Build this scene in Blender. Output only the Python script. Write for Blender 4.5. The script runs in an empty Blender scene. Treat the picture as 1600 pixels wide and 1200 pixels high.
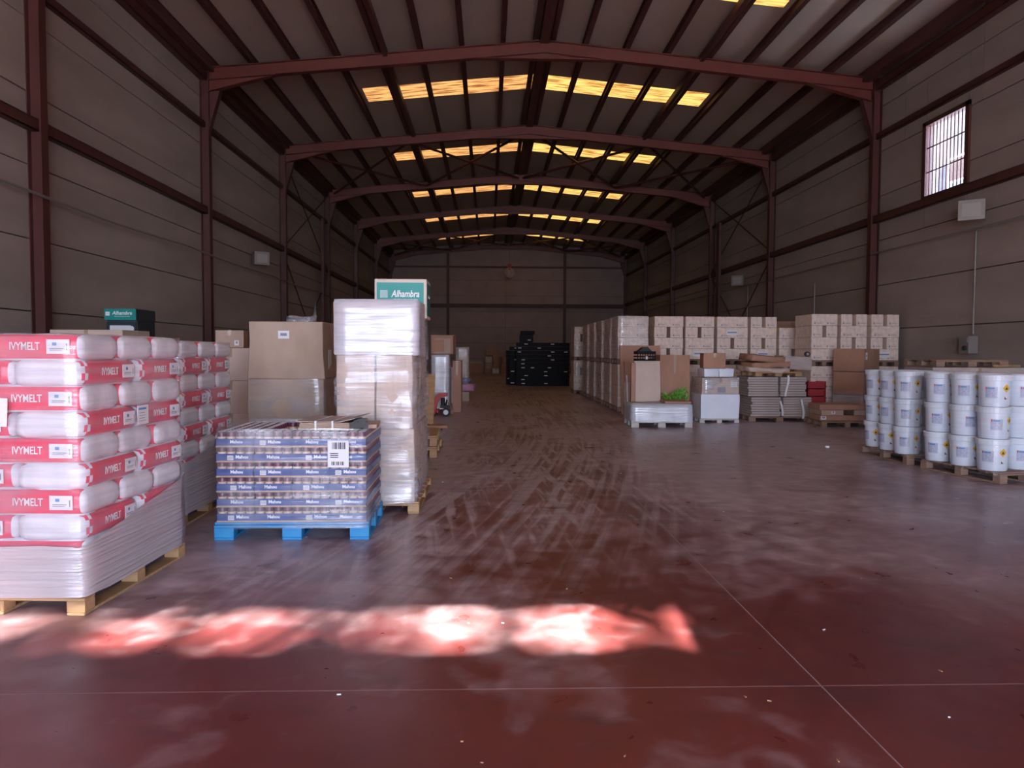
import bpy, bmesh, math, random
from mathutils import Matrix, Vector, noise
random.seed(4)
SC = bpy.context.scene
COL = SC.collection
R = math.radians

# ------------------------------------------------------------------ camera, world, sun, exposure
F_PX, YAW, PIT, ROL, CH = 1165.0, .0313, .0436, -.0042, 1.42
def cam_dir(cx, cd, cu):
    xr = cx*math.cos(ROL)+cu*math.sin(ROL); u = -cx*math.sin(ROL)+cu*math.cos(ROL)
    yr = cd*math.cos(PIT)+u*math.sin(PIT); z = -cd*math.sin(PIT)+u*math.cos(PIT)
    return Vector((xr*math.cos(YAW)+yr*math.sin(YAW), -xr*math.sin(YAW)+yr*math.cos(YAW), z))
cam = bpy.data.objects.new('camera', bpy.data.cameras.new('camera')); COL.objects.link(cam)
r_, u_, b_ = cam_dir(1, 0, 0), cam_dir(0, 0, 1), -cam_dir(0, 1, 0)
cam.matrix_world = Matrix(((r_.x, u_.x, b_.x, 0), (r_.y, u_.y, b_.y, 0), (r_.z, u_.z, b_.z, CH), (0, 0, 0, 1)))
cam.data.sensor_width = 36; cam.data.lens = F_PX*36/1600
SC.camera = cam
W = bpy.data.worlds.new('daylight'); SC.world = W; W.use_nodes = True
wn = W.node_tree.nodes; wl = W.node_tree.links
bg = wn['Background']; bg.inputs['Strength'].default_value = 16.0
tc = wn.new('ShaderNodeTexCoord'); sp = wn.new('ShaderNodeSeparateXYZ'); rp = wn.new('ShaderNodeValToRGB')
wl.new(tc.outputs['Generated'], sp.inputs[0]); wl.new(sp.outputs['Z'], rp.inputs[0]); wl.new(rp.outputs[0], bg.inputs['Color'])
rp.color_ramp.elements[0].color = (.72, .80, 1.0, 1); rp.color_ramp.elements[1].color = (.45, .62, 1.0, 1)
SUN_DIR = Vector((.10, 1, -.50))
sun = bpy.data.objects.new('sun', bpy.data.lights.new('sun', 'SUN')); COL.objects.link(sun)
sun.data.energy = 200; sun.data.angle = R(.53); sun.data.color = (1.0, .91, .82)
sun.rotation_euler = SUN_DIR.to_track_quat('-Z', 'Y').to_euler()
DOOR = (-5.0, 6.4, 5.0)
pt = bpy.data.objects.new('door_daylight_portal', bpy.data.lights.new('door_daylight_portal', 'AREA')); COL.objects.link(pt)
pt.data.shape = 'RECTANGLE'; pt.data.size = DOOR[1]-DOOR[0]; pt.data.size_y = DOOR[2]; pt.data.cycles.is_portal = True
pt.location = ((DOOR[0]+DOOR[1])/2, -8.25, DOOR[2]/2); pt.rotation_euler = (R(90), 0, 0)
SC.view_settings.view_transform = 'Standard'; SC.view_settings.look = 'None'
SC.view_settings.gamma = 1; SC.view_settings.use_curve_mapping = False
SC.view_settings.exposure = 0.22
SC.cycles.use_denoising = True
SC.cycles.max_bounces = 10; SC.cycles.diffuse_bounces = 5; SC.cycles.glossy_bounces = 3
SC.cycles.transparent_max_bounces = 16; SC.cycles.caustics_reflective = False; SC.cycles.caustics_refractive = False
SC.cycles.sample_clamp_indirect = 6

# ------------------------------------------------------------------ materials
MATS = {}
def mat(name, col, rough=.7, col2=None, scale=6, stretch=(1, 1, 1), bump=0, bscale=None, metal=0, spec=.5, coords='Object', lo=.35, hi=.65):
    if name in MATS: return MATS[name]
    m = bpy.data.materials.new(name); m.use_nodes = True; n = m.node_tree.nodes; l = m.node_tree.links
    b = n['Principled BSDF']; b.inputs['Base Color'].default_value = (*col, 1); b.inputs['Roughness'].default_value = rough
    b.inputs['Metallic'].default_value = metal; b.inputs['Specular IOR Level'].default_value = spec
    if col2 or bump:
        t = n.new('ShaderNodeTexCoord'); mp = n.new('ShaderNodeMapping'); mp.inputs['Scale'].default_value = stretch
        l.new(t.outputs[coords], mp.inputs[0])
        nz = n.new('ShaderNodeTexNoise'); nz.inputs['Scale'].default_value = scale; nz.inputs['Detail'].default_value = 4
        l.new(mp.outputs[0], nz.inputs[0])
        if col2:
            cr = n.new('ShaderNodeValToRGB'); cr.color_ramp.elements[0].color = (*col, 1); cr.color_ramp.elements[1].color = (*col2, 1)
            cr.color_ramp.elements[0].position = lo; cr.color_ramp.elements[1].position = hi
            l.new(nz.outputs[0], cr.inputs[0]); l.new(cr.outputs[0], b.inputs['Base Color'])
        if bump:
            bp = n.new('ShaderNodeBump'); bp.inputs['Strength'].default_value = bump; bp.inputs['Distance'].default_value = .02
            n2 = n.new('ShaderNodeTexNoise'); n2.inputs['Scale'].default_value = bscale or scale; l.new(mp.outputs[0], n2.inputs[0])
            l.new(n2.outputs[0], bp.inputs['Height']); l.new(bp.outputs[0], b.inputs['Normal'])
    MATS[name] = m; return m

def film_mat(name, col, lo, hi, rough=.2, scale=1.6, zs=22, bump=.6, gl=.10, dist=.006):
    """clear plastic: light passes straight through, part is scattered by the milky film, part mirrored on its creases"""
    m = bpy.data.materials.new(name); m.use_nodes = True; n = m.node_tree.nodes; l = m.node_tree.links
    n.remove(n['Principled BSDF']); df = n.new('ShaderNodeBsdfDiffuse'); df.inputs[0].default_value = (*col, 1)
    gs = n.new('ShaderNodeBsdfGlossy'); gs.inputs['Roughness'].default_value = rough
    out = n['Material Output']; tr = n.new('ShaderNodeBsdfTransparent'); mx = n.new('ShaderNodeMixShader'); m2 = n.new('ShaderNodeMixShader')
    t = n.new('ShaderNodeTexCoord'); mp = n.new('ShaderNodeMapping'); mp.inputs['Scale'].default_value = (1, 1, zs)
    mp.inputs['Rotation'].default_value = (.05, .06, 0)
    l.new(t.outputs['Object'], mp.inputs[0])
    nz = n.new('ShaderNodeTexNoise'); nz.inputs['Scale'].default_value = scale; nz.inputs['Detail'].default_value = 5; l.new(mp.outputs[0], nz.inputs[0])
    nl = n.new('ShaderNodeTexNoise'); nl.inputs['Scale'].default_value = 2.5; l.new(t.outputs['Object'], nl.inputs[0])
    ad = n.new('ShaderNodeMath'); ad.operation = 'ADD'; l.new(nz.outputs[0], ad.inputs[0]); l.new(nl.outputs[0], ad.inputs[1])
    def rng(src, a, b, c, d):
        mr = n.new('ShaderNodeMapRange'); l.new(src, mr.inputs[0])
        for k, q in zip(('From Min', 'From Max', 'To Min', 'To Max'), (a, b, c, d)): mr.inputs[k].default_value = q
        return mr.outputs[0]
    bp = n.new('ShaderNodeBump'); bp.inputs['Strength'].default_value = bump; bp.inputs['Distance'].default_value = dist
    l.new(nz.outputs[0], bp.inputs['Height']); l.new(bp.outputs[0], gs.inputs['Normal']); l.new(bp.outputs[0], df.inputs['Normal'])
    l.new(rng(ad.outputs[0], .8, 1.25, lo, hi), mx.inputs[0]); l.new(tr.outputs[0], mx.inputs[1]); l.new(df.outputs[0], mx.inputs[2])
    l.new(rng(ad.outputs[0], .85, 1.3, gl*.35, gl*2.2), m2.inputs[0]); l.new(mx.outputs[0], m2.inputs[1]); l.new(gs.outputs[0], m2.inputs[2]); l.new(m2.outputs[0], out.inputs[0])
    MATS[name] = m; return m

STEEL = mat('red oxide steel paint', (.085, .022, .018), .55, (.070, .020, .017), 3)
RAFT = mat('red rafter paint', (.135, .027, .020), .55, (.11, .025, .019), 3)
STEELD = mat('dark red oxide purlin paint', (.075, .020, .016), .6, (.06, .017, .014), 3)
CONC = mat('cast concrete panel', (.28, .23, .20), .85, (.36, .30, .265), 1.2, (1, .35, 1.5), .25, 9, lo=.3, hi=.72)
CONCB = mat('cast concrete panel warm', (.30, .22, .20), .85, (.37, .28, .255), 1.2, (1, .35, 1.5), .25, 9, lo=.3, hi=.72)
FILLER = mat('panel joint mortar', (.11, .085, .08), .9)
ROOFM = mat('painted roof sheet underside', (.50, .43, .365), .7, (.45, .385, .33), .7)
CARD = mat('plain cardboard', (.50, .37, .285), .75, (.44, .32, .24), 4, (1, 1, .6))
CARDL = mat('pale cardboard', (.66, .52, .43), .75, (.60, .47, .385), 4, (1, 1, .6))
CARDW = mat('pale printed carton', (.86, .70, .59), .75, (.74, .59, .49), 14, (1, 1, .7), lo=.42, hi=.6)
CARDB = mat('brown cardboard', (.46, .25, .165), .75, (.39, .21, .135), 3, (1, 1, .5))
CARDG = mat('greyish cardboard', (.50, .41, .37), .8, (.42, .35, .32), 4, (1, 1, 6))
CARDGE = mat('greyish cardboard edge stack', (.42, .35, .31), .8, (.25, .20, .18), 3, (.5, .5, 60), lo=.45, hi=.55)
WHITEC = mat('white coated carton', (.84, .88, .94), .4, (.78, .83, .92), 4)
WOODN = mat('fresh pallet pine', (.52, .33, .17), .75, (.40, .24, .12), 5, (.6, 6, 6), lo=.3, hi=.7)
WOODO = mat('weathered pallet wood', (.24, .145, .10), .85, (.34, .22, .16), 5, (.6, 6, 6), lo=.3, hi=.7)
WOODW = mat('whitewashed pallet wood', (.62, .58, .54), .8, (.50, .46, .42), 5, (.6, 6, 6))
BLUEP = mat('blue pallet paint', (.02, .22, .50), .6, (.04, .30, .58), 6, lo=.3, hi=.7)
TAPE = mat('brown packing tape', (.40, .28, .19), .35)
PAPER = mat('white paper label', (.80, .80, .82), .6)
INK = mat('dark print ink', (.06, .06, .08), .7)
INKG = mat('grey print ink', (.28, .27, .30), .7)
WHITEINK = mat('white print', (.88, .88, .88), .6)
BAGW = None
PAILW = mat('white pail plastic', (.78, .84, .90), .3, (.73, .79, .87), 3)
PAILL = mat('white pail lid plastic', (.74, .79, .84), .4)
BLUEINK = mat('blue label print', (.12, .30, .55), .6)
REDINK = mat('red label print', (.60, .10, .10), .6)
YELLOW = mat('yellow hazard sticker', (.85, .50, .03), .5)
BLACKP = mat('black crate plastic', (.017, .016, .019), .7, spec=.15)
NAVY = mat('navy printed tray card', (.025, .06, .24), .5, (.04, .08, .28), 5)
TANE = mat('tray card edge', (.62, .40, .25), .7)
CANB = mat('dark red can print', (.16, .03, .05), .35, (.10, .03, .06), 20)
CANT = mat('aluminium can end', (.78, .78, .82), .35, metal=.25)
GOLD = mat('cream can label', (.75, .55, .38), .4)
GREEN = mat('green printed carton', (.005, .27, .24), .5)
GREEND = mat('dark green printed carton', (.01, .12, .10), .5)
CREAM = mat('cream carton border', (.72, .62, .52), .7)
REDPAINT = mat('red machine paint', (.55, .03, .03), .4)
RUBBER = mat('black rubber', (.02, .02, .022), .6)
GREYM = mat('grey metal', (.42, .42, .44), .4, metal=.6)
GALV = mat('galvanised conduit', (.26, .235, .215), .5, metal=.3)
LEAF = mat('green leaf', (.12, .42, .05), .5, (.28, .62, .10), 20)
PALMM = mat('palm leaflet', (.05, .12, .03), .6)
TRUNK = mat('palm trunk', (.16, .11, .08), .9)
PINK = mat('pink plastic bag', (.50, .24, .36), .4, (.62, .34, .46), 8)
LILAC = mat('lilac plastic bag', (.28, .30, .52), .4)
STRAP = mat('white strapping', (.85, .85, .85), .4)
GLASSD = mat('dark cooler glass', (.03, .05, .06), .1)
FRIDGE = mat('dark cooler cabinet', (.03, .04, .05), .4)
REDC = mat('red crate plastic', (.38, .02, .03), .5)
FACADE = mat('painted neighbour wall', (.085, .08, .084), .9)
SHUT = mat('brown shutter', (.045, .025, .02), .8)
YARD = mat('yard concrete', (.36, .34, .33), .9, (.30, .28, .27), 1)
FILM = film_mat('clear stretch film', (.80, .82, .90), .03, .24, .16, gl=.06)
FILMM = film_mat('milky stretch film', (.78, .78, .84), .05, .42, .18, gl=.07)
FILMT = film_mat('thick layered stretch film', (.60, .56, .58), .70, .96, .22, 1.6, 40, .8, gl=.10, dist=.018)
FILMS = film_mat('silvery wrapped film', (.86, .89, .96), .50, .90, .25, 1.6, 26, 1.0, gl=.16)

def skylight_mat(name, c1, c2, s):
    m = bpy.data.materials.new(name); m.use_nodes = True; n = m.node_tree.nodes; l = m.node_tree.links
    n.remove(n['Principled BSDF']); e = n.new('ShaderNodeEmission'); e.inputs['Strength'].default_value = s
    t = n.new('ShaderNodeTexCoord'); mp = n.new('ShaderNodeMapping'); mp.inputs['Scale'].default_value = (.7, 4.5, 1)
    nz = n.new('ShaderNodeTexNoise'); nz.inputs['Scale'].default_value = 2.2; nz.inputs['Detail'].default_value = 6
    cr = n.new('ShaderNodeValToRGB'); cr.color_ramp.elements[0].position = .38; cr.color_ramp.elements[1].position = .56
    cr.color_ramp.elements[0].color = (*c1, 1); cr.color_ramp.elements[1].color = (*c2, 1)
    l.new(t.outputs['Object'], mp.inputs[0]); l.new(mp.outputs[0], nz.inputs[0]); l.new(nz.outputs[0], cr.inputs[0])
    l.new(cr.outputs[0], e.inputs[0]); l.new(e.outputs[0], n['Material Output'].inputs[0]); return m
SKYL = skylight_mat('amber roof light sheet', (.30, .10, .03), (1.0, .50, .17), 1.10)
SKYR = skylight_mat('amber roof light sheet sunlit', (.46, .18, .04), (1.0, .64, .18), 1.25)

def floor_mat():
    m = bpy.data.materials.new('worn red floor paint'); m.use_nodes = True; n = m.node_tree.nodes; l = m.node_tree.links
    b = n['Principled BSDF']
    g = n.new('ShaderNodeNewGeometry')
    def noise_(sx, sy, sc, det=5, dist=0):
        mp = n.new('ShaderNodeMapping'); mp.inputs['Scale'].default_value = (sx, sy, 1); l.new(g.outputs['Position'], mp.inputs[0])
        t = n.new('ShaderNodeTexNoise'); t.inputs['Scale'].default_value = sc; t.inputs['Detail'].default_value = det; t.inputs['Distortion'].default_value = dist
        l.new(mp.outputs[0], t.inputs[0]); return t.outputs[0], t
    def mth(op, a, b_=None, c=None):
        x = n.new('ShaderNodeMath'); x.operation = op
        for i, v in enumerate((a, b_, c)):
            if v is None: continue
            if isinstance(v, (int, float)): x.inputs[i].default_value = v
            else: l.new(v, x.inputs[i])
        return x.outputs[0]
    def rng(v, a, b_, c=0, d=1):
        x = n.new('ShaderNodeMapRange'); l.new(v, x.inputs[0])
        for k, q in zip(('From Min', 'From Max', 'To Min', 'To Max'), (a, b_, c, d)): x.inputs[k].default_value = q
        return x.outputs[0]
    sep = n.new('ShaderNodeSeparateXYZ'); l.new(g.outputs['Position'], sep.inputs[0])
    X, Y = sep.outputs['X'], sep.outputs['Y']
    # swept tyre path: x shifted by a bend so that streaks curve along the aisle
    bend = mth('MULTIPLY', mth('POWER', mth('SUBTRACT', 14.0, mth('MINIMUM', Y, 14.0)), 1.6), .045)
    xs = mth('ADD', X, bend)
    cmb = n.new('ShaderNodeCombineXYZ'); l.new(mth('MULTIPLY', xs, 11.0), cmb.inputs[0]); l.new(mth('MULTIPLY', Y, .35), cmb.inputs[1])
    tn = n.new('ShaderNodeTexNoise'); tn.inputs['Scale'].default_value = 1.0; tn.inputs['Detail'].default_value = 6; l.new(cmb.outputs[0], tn.inputs[0])
    xs2 = mth('SUBTRACT', X, mth('MULTIPLY', bend, .35))
    cmb2 = n.new('ShaderNodeCombineXYZ'); l.new(mth('MULTIPLY', xs2, 9.0), cmb2.inputs[0]); l.new(mth('MULTIPLY', Y, .5), cmb2.inputs[1])
    tn2 = n.new('ShaderNodeTexNoise'); tn2.inputs['Scale'].default_value = 1.3; tn2.inputs['Detail'].default_value = 6; l.new(cmb2.outputs[0], tn2.inputs[0])
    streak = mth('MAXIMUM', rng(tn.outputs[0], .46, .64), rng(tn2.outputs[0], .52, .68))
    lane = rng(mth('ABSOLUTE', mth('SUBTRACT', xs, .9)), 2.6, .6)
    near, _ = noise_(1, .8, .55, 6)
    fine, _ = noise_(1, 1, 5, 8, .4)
    cover = mth('ADD', rng(Y, 2.6, 8.5, -.10, .98), mth('MULTIPLY', mth('SUBTRACT', near, .5), 2.6))  # cover pales with distance: dust, with veiling glare and grazing sheen painted in
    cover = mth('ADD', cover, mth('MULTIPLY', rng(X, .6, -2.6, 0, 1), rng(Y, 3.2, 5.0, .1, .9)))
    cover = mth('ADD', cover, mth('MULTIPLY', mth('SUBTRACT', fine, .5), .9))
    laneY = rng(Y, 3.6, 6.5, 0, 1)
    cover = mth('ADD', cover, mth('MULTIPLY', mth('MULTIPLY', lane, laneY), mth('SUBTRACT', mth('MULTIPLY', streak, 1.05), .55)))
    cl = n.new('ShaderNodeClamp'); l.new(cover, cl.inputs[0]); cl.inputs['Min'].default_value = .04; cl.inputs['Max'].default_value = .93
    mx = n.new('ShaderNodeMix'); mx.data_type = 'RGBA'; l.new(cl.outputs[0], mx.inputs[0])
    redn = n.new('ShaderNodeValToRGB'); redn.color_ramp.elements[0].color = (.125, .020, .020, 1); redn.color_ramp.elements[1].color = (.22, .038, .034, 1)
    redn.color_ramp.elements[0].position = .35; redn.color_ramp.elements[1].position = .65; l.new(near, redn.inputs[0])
    dust_glare = n.new('ShaderNodeValToRGB'); dust_glare.color_ramp.elements[0].color = (.30, .245, .275, 1); dust_glare.color_ramp.elements[1].color = (.58, .49, .54, 1)
    dust_glare.color_ramp.elements[0].position = .3; dust_glare.color_ramp.elements[1].position = .7; l.new(fine, dust_glare.inputs[0])
    l.new(redn.outputs[0], mx.inputs[6]); l.new(dust_glare.outputs[0], mx.inputs[7])
    # dark scuffs
    sc, _ = noise_(.7, 1.3, 3.2, 9, .9)
    m2 = n.new('ShaderNodeMix'); m2.data_type = 'RGBA'; l.new(rng(sc, .58, .72, 0, .45), m2.inputs[0]); l.new(mx.outputs[2], m2.inputs[6]); m2.inputs[7].default_value = (.07, .045, .055, 1)
    l.new(m2.outputs[2], b.inputs['Base Color'])
    l.new(rng(fine, .3, .7, .27, .45), b.inputs['Roughness']); b.inputs['Specular IOR Level'].default_value = .5
    bp = n.new('ShaderNodeBump'); bp.inputs['Strength'].default_value = .12; bp.inputs['Distance'].default_value = .01; l.new(fine, bp.inputs['Height']); l.new(bp.outputs[0], b.inputs['Normal'])
    return m
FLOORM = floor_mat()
JOINTM = mat('pale joint sealant', (.38, .30, .31), .8)

def bag_mat():
    """white sack with a red printed band on both long sides, chequered at its end"""
    m = bpy.data.materials.new('printed sack plastic'); m.use_nodes = True; n = m.node_tree.nodes; l = m.node_tree.links
    b = n['Principled BSDF']; b.inputs['Roughness'].default_value = .35
    t = n.new('ShaderNodeTexCoord'); s = n.new('ShaderNodeSeparateXYZ'); l.new(t.outputs['Generated'], s.inputs[0])
    def mth(op, a, b_=None):
        x = n.new('ShaderNodeMath'); x.operation = op
        for i, v in enumerate((a, b_)):
            if v is None: continue
            if isinstance(v, (int, float)): x.inputs[i].default_value = v
            else: l.new(v, x.inputs[i])
        return x.outputs[0]
    X, Y, Z = s.outputs
    band = mth('MULTIPLY', mth('GREATER_THAN', mth('ABSOLUTE', mth('SUBTRACT', Y, .5)), .36), mth('MULTIPLY', mth('GREATER_THAN', Z, .10), mth('LESS_THAN', Z, .93)))
    band = mth('MULTIPLY', band, mth('LESS_THAN', mth('ABSOLUTE', mth('SUBTRACT', X, .5)), .455))
    chk = mth('MODULO', mth('ADD', mth('FLOOR', mth('MULTIPLY', X, 22)), mth('FLOOR', mth('MULTIPLY', Z, 4))), 2)
    isend = mth('LESS_THAN', X, .13)
    band = mth('MULTIPLY', band, mth('SUBTRACT', 1, mth('MULTIPLY', isend, chk)))
    mx = n.new('ShaderNodeMix'); mx.data_type = 'RGBA'; l.new(band, mx.inputs[0])
    mx.inputs[6].default_value = (.80, .80, .83, 1); mx.inputs[7].default_value = (.76, .07, .13, 1)
    l.new(mx.outputs[2], b.inputs['Base Color'])
    nz = n.new('ShaderNodeTexNoise'); nz.inputs['Scale'].default_value = 9; l.new(t.outputs['Object'], nz.inputs[0])
    bp = n.new('ShaderNodeBump'); bp.inputs['Strength'].default_value = .5; bp.inputs['Distance'].default_value = .02; l.new(nz.outputs[0], bp.inputs['Height']); l.new(bp.outputs[0], b.inputs['Normal'])
    return m
BAGM = bag_mat()

# ------------------------------------------------------------------ helpers
def tag(o, label=None, cat=None, group=None, kind=None):
    if label: o['label'] = label
    if cat: o['category'] = cat
    if group: o['group'] = group
    if kind: o['kind'] = kind
    return o
def link(name, data, m=None, parent=None, loc=(0, 0, 0), rot=(0, 0, 0)):
    o = bpy.data.objects.new(name, data); COL.objects.link(o)
    o.location = loc; o.rotation_euler = rot if not isinstance(rot, (int, float)) else (0, 0, rot)
    if m is not None and not data.materials:
        for q in (m if isinstance(m, (list, tuple)) else [m]): data.materials.append(q)
    if parent: o.parent = parent
    return o
def empty(name, loc=(0, 0, 0), rz=0):
    o = bpy.data.objects.new(name, None); COL.objects.link(o); o.location = loc; o.rotation_euler = (0, 0, rz); o.empty_display_size = .1
    return o
class MB:
    def __init__(s): s.v = []; s.f = []; s.mi = []
    def box(s, x0, x1, y0, y1, z0, z1, mi=0, M=None):
        k = len(s.v)
        P = [(x0, y0, z0), (x1, y0, z0), (x1, y1, z0), (x0, y1, z0), (x0, y0, z1), (x1, y0, z1), (x1, y1, z1), (x0, y1, z1)]
        if M: P = [tuple(M @ Vector(p)) for p in P]
        s.v += P
        s.f += [tuple(k+i for i in q) for q in ((0, 3, 2, 1), (4, 5, 6, 7), (0, 1, 5, 4), (1, 2, 6, 5), (2, 3, 7, 6), (3, 0, 4, 7))]
        s.mi += [mi]*6; return s
    def prism(s, poly, a0, a1, axis='y', mi=0):
        k = len(s.v); n = len(poly)
        def P(p, a): return (p[0], a, p[1]) if axis == 'y' else ((a, p[0], p[1]) if axis == 'x' else (p[0], p[1], a))
        s.v += [P(p, a0) for p in poly]+[P(p, a1) for p in poly]
        s.f += [tuple(range(k, k+n)), tuple(range(k+2*n-1, k+n-1, -1))]+[(k+i, k+n+i, k+n+(i+1) % n, k+(i+1) % n) for i in range(n)]
        s.mi += [mi]*(n+2); return s
    def tube(s, a, b, r, n=8, mi=0):
        a, b = Vector(a), Vector(b); d = (b-a).normalized(); p = d.orthogonal().normalized(); q = d.cross(p); k = len(s.v)
        for c in (a, b):
            for i in range(n):
                t = 2*math.pi*i/n; s.v.append(tuple(c+(p*math.cos(t)+q*math.sin(t))*r))
        s.f += [(k+i, k+(i+1) % n, k+n+(i+1) % n, k+n+i) for i in range(n)]+[tuple(range(k+n-1, k-1, -1)), tuple(range(k+n, k+2*n))]
        s.mi += [mi]*(n+2); return s
    def lathe(s, prof, n=16, mi=0, c=(0, 0)):
        k = len(s.v)
        for r, z in prof:
            for i in range(n):
                t = 2*math.pi*i/n; s.v.append((c[0]+r*math.cos(t), c[1]+r*math.sin(t), z))
        for j in range(len(prof)-1):
            for i in range(n):
                s.f.append((k+j*n+i, k+j*n+(i+1) % n, k+(j+1)*n+(i+1) % n, k+(j+1)*n+i)); s.mi.append(mi[j] if isinstance(mi, (list, tuple)) else mi)
        return s
    def quad(s, pts, mi=0):
        k = len(s.v); s.v += pts; s.f.append(tuple(range(k, k+len(pts)))); s.mi.append(mi); return s
    def mesh(s, name, mats, smooth=False):
        me = bpy.data.meshes.new(name); me.from_pydata(s.v, [], s.f)
        for m in (mats if isinstance(mats, (list, tuple)) else [mats]): me.materials.append(m)
        me.polygons.foreach_set('material_index', s.mi)
        bm = bmesh.new(); bm.from_mesh(me); bmesh.ops.recalc_face_normals(bm, faces=bm.faces); bm.to_mesh(me); bm.free()
        if smooth: me.shade_smooth() if hasattr(me, 'shade_smooth') else None
        return me
    def build(s, name, mats, parent=None, loc=(0, 0, 0), rot=(0, 0, 0), smooth=False):
        return link(name, s.mesh(name, mats, smooth), None, parent, loc, rot)
CACHE = {}
def bevmesh(w, d, h, b=.008, m=None):
    key = ('bev', round(w, 3), round(d, 3), round(h, 3), b, m.name if m else '')
    if key not in CACHE:
        bm = bmesh.new(); bmesh.ops.create_cube(bm, size=1)
        bmesh.ops.transform(bm, matrix=Matrix.Translation((0, 0, h/2)) @ Matrix.Diagonal((w, d, h, 1)), verts=bm.verts)
        bmesh.ops.bevel(bm, geom=bm.edges, offset=min(b, w/4, d/4, h/4), segments=1, affect='EDGES')
        me = bpy.data.meshes.new('box'); bm.to_mesh(me); bm.free()
        if m: me.materials.append(m)
        CACHE[key] = me
    return CACHE[key]
def softmesh(w, d, h, bulge=.02, wob=.01, cuts=5, m=None, seed=0, sag=0):
    """a box with bulging, slightly crumpled sides"""
    key = ('soft', w, d, h, bulge, wob, seed, m.name if m else '')
    if key in CACHE: return CACHE[key]
    bm = bmesh.new(); bmesh.ops.create_cube(bm, size=2)
    bmesh.ops.subdivide_edges(bm, edges=bm.edges, cuts=cuts, use_grid_fill=True)
    for v in bm.verts:
        x, y, z = v.co
        p = Vector((x*w/2, y*d/2, (z+1)*h/2))
        n = noise.noise_vector(Vector((p.x*4+seed*7, p.y*4, p.z*4)))*wob
        if abs(x) > .99: p.x += math.copysign(bulge*(1-y*y)*(1-z**4), x)
        if abs(y) > .99: p.y += math.copysign(bulge*(1-x*x)*(1-z**4), y)
        if abs(z) < .99: p += n
        else: p.x += n.x; p.y += n.y
        v.co = p
    bmesh.ops.bevel(bm, geom=[e for e in bm.edges if e.calc_face_angle(0) > 1.0], offset=.006, segments=1, affect='EDGES')
    me = bpy.data.meshes.new('soft_box'); bm.to_mesh(me); bm.free()
    if m: me.materials.append(m)
    me.polygons.foreach_set('use_smooth', [True]*len(me.polygons)) if wob > .03 else None
    CACHE[key] = me; return me
def sackmesh(w, d, h, seed=0):
    key = ('sack', w, d, h, seed)
    if key in CACHE: return CACHE[key]
    bm = bmesh.new(); bmesh.ops.create_cube(bm, size=2)
    bmesh.ops.subdivide_edges(bm, edges=bm.edges, cuts=7, use_grid_fill=True)
    for v in bm.verts:
        x, y, z = v.co
        e = 5.0
        k = (abs(x)**18+abs(y)**18)**(-1/18)*max(abs(x), abs(y)) if max(abs(x), abs(y)) > 0 else 1
        zr = (1-.28*abs(z)**4)
        X, Y, Z = x*k*zr**.25, y*k*zr**.35, z
        Z *= 1-.10*abs(X)**6-.10*abs(Y)**6
        p = Vector((X*w/2, Y*d/2, (Z+1)*h/2))
        p += noise.noise_vector(Vector((p.x*6+seed*9, p.y*6, p.z*9)))*.008
        v.co = p
    me = bpy.data.meshes.new('sack'); bm.to_mesh(me); bm.free(); me.materials.append(BAGM)
    me.polygons.foreach_set('use_smooth', [True]*len(me.polygons))
    CACHE[key] = me; return me
def text(s, size, parent, loc, rot, m, name='lettering', bold=0, shear=0, align='CENTER'):
    key = ('txt', s, size, m.name, bold, shear, align)
    if key not in CACHE:
        c = bpy.data.curves.new('lettering', 'FONT'); c.body = s; c.size = size; c.align_x = align; c.align_y = 'CENTER'
        c.offset = bold; c.shear = shear; c.resolution_u = 2; c.extrude = .0006
        tmp = bpy.data.objects.new('lettering_source', c); me = bpy.data.meshes.new_from_object(tmp); me.materials.clear(); me.materials.append(m)
        bpy.data.objects.remove(tmp); bpy.data.curves.remove(c); CACHE[key] = me
    return link(name, CACHE[key], None, parent, loc, rot)
FRONT = (R(90), 0, 0)              # text that faces -Y
SIDE = (R(90), 0, R(90))           # text that faces +X
def dup(root, loc, rz=None, label=None, group=None):
    def cp(o, par):
        c = o.copy(); COL.objects.link(c); c.parent = par
        for ch in list(o.children): cp(ch, c)
        return c
    kids = list(root.children)
    r = root.copy(); COL.objects.link(r)
    for ch in kids: cp(ch, r)
    r.location = loc
    if rz is not None: r.rotation_euler = (0, 0, rz)
    if label: r['label'] = label
    if group: r['group'] = group
    return r
ORD = ['lowest', 'second', 'third', 'fourth', 'fifth', 'sixth', 'seventh', 'eighth', 'ninth', 'tenth', 'eleventh', 'twelfth', 'thirteenth', 'fourteenth']
NTH = ['first', 'second', 'third', 'fourth', 'fifth', 'sixth', 'seventh', 'eighth', 'ninth', 'tenth', 'eleventh', 'twelfth', 'thirteenth', 'fourteenth', 'fifteenth', 'sixteenth']

# ------------------------------------------------------------------ the hall
XL, XR = -6.55, 9.13
RX, RZ, EZ = 1.26, 8.54, 7.79          # top of the rafters at ridge and eaves
BAY, F1 = 6.4, 17.4
FY = [F1+(k-1)*BAY for k in range(-2, 7)]   # -1.8 .. 49.4 ; FY[0] = -1.8
FY = [-8.2]+FY[0:]                          # front wall, frames, back wall
YF, YB = FY[0], FY[-1]
def rz_at(x): return RZ-(RZ-EZ)*abs(x-RX)/((XR-XL)/2)
# floor slabs with sealed joints between them
fl = empty('floor', (0, 0, 0)); tag(fl, kind='structure')
MB().box(XL-.3, XR+.3, YF-.3, YB+.3, -.2, -.0008).build('joint_sealant', JOINTM, fl)
for x0, x1 in ((XL-.3, 1.418), (1.426, XR+.3)):
    for y0, y1 in ((YF-.3, 3.076), (3.084, YB+.3)):
        MB().box(x0, x1, y0, y1, -.15, 0).build('slab', FLOORM, fl)
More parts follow.
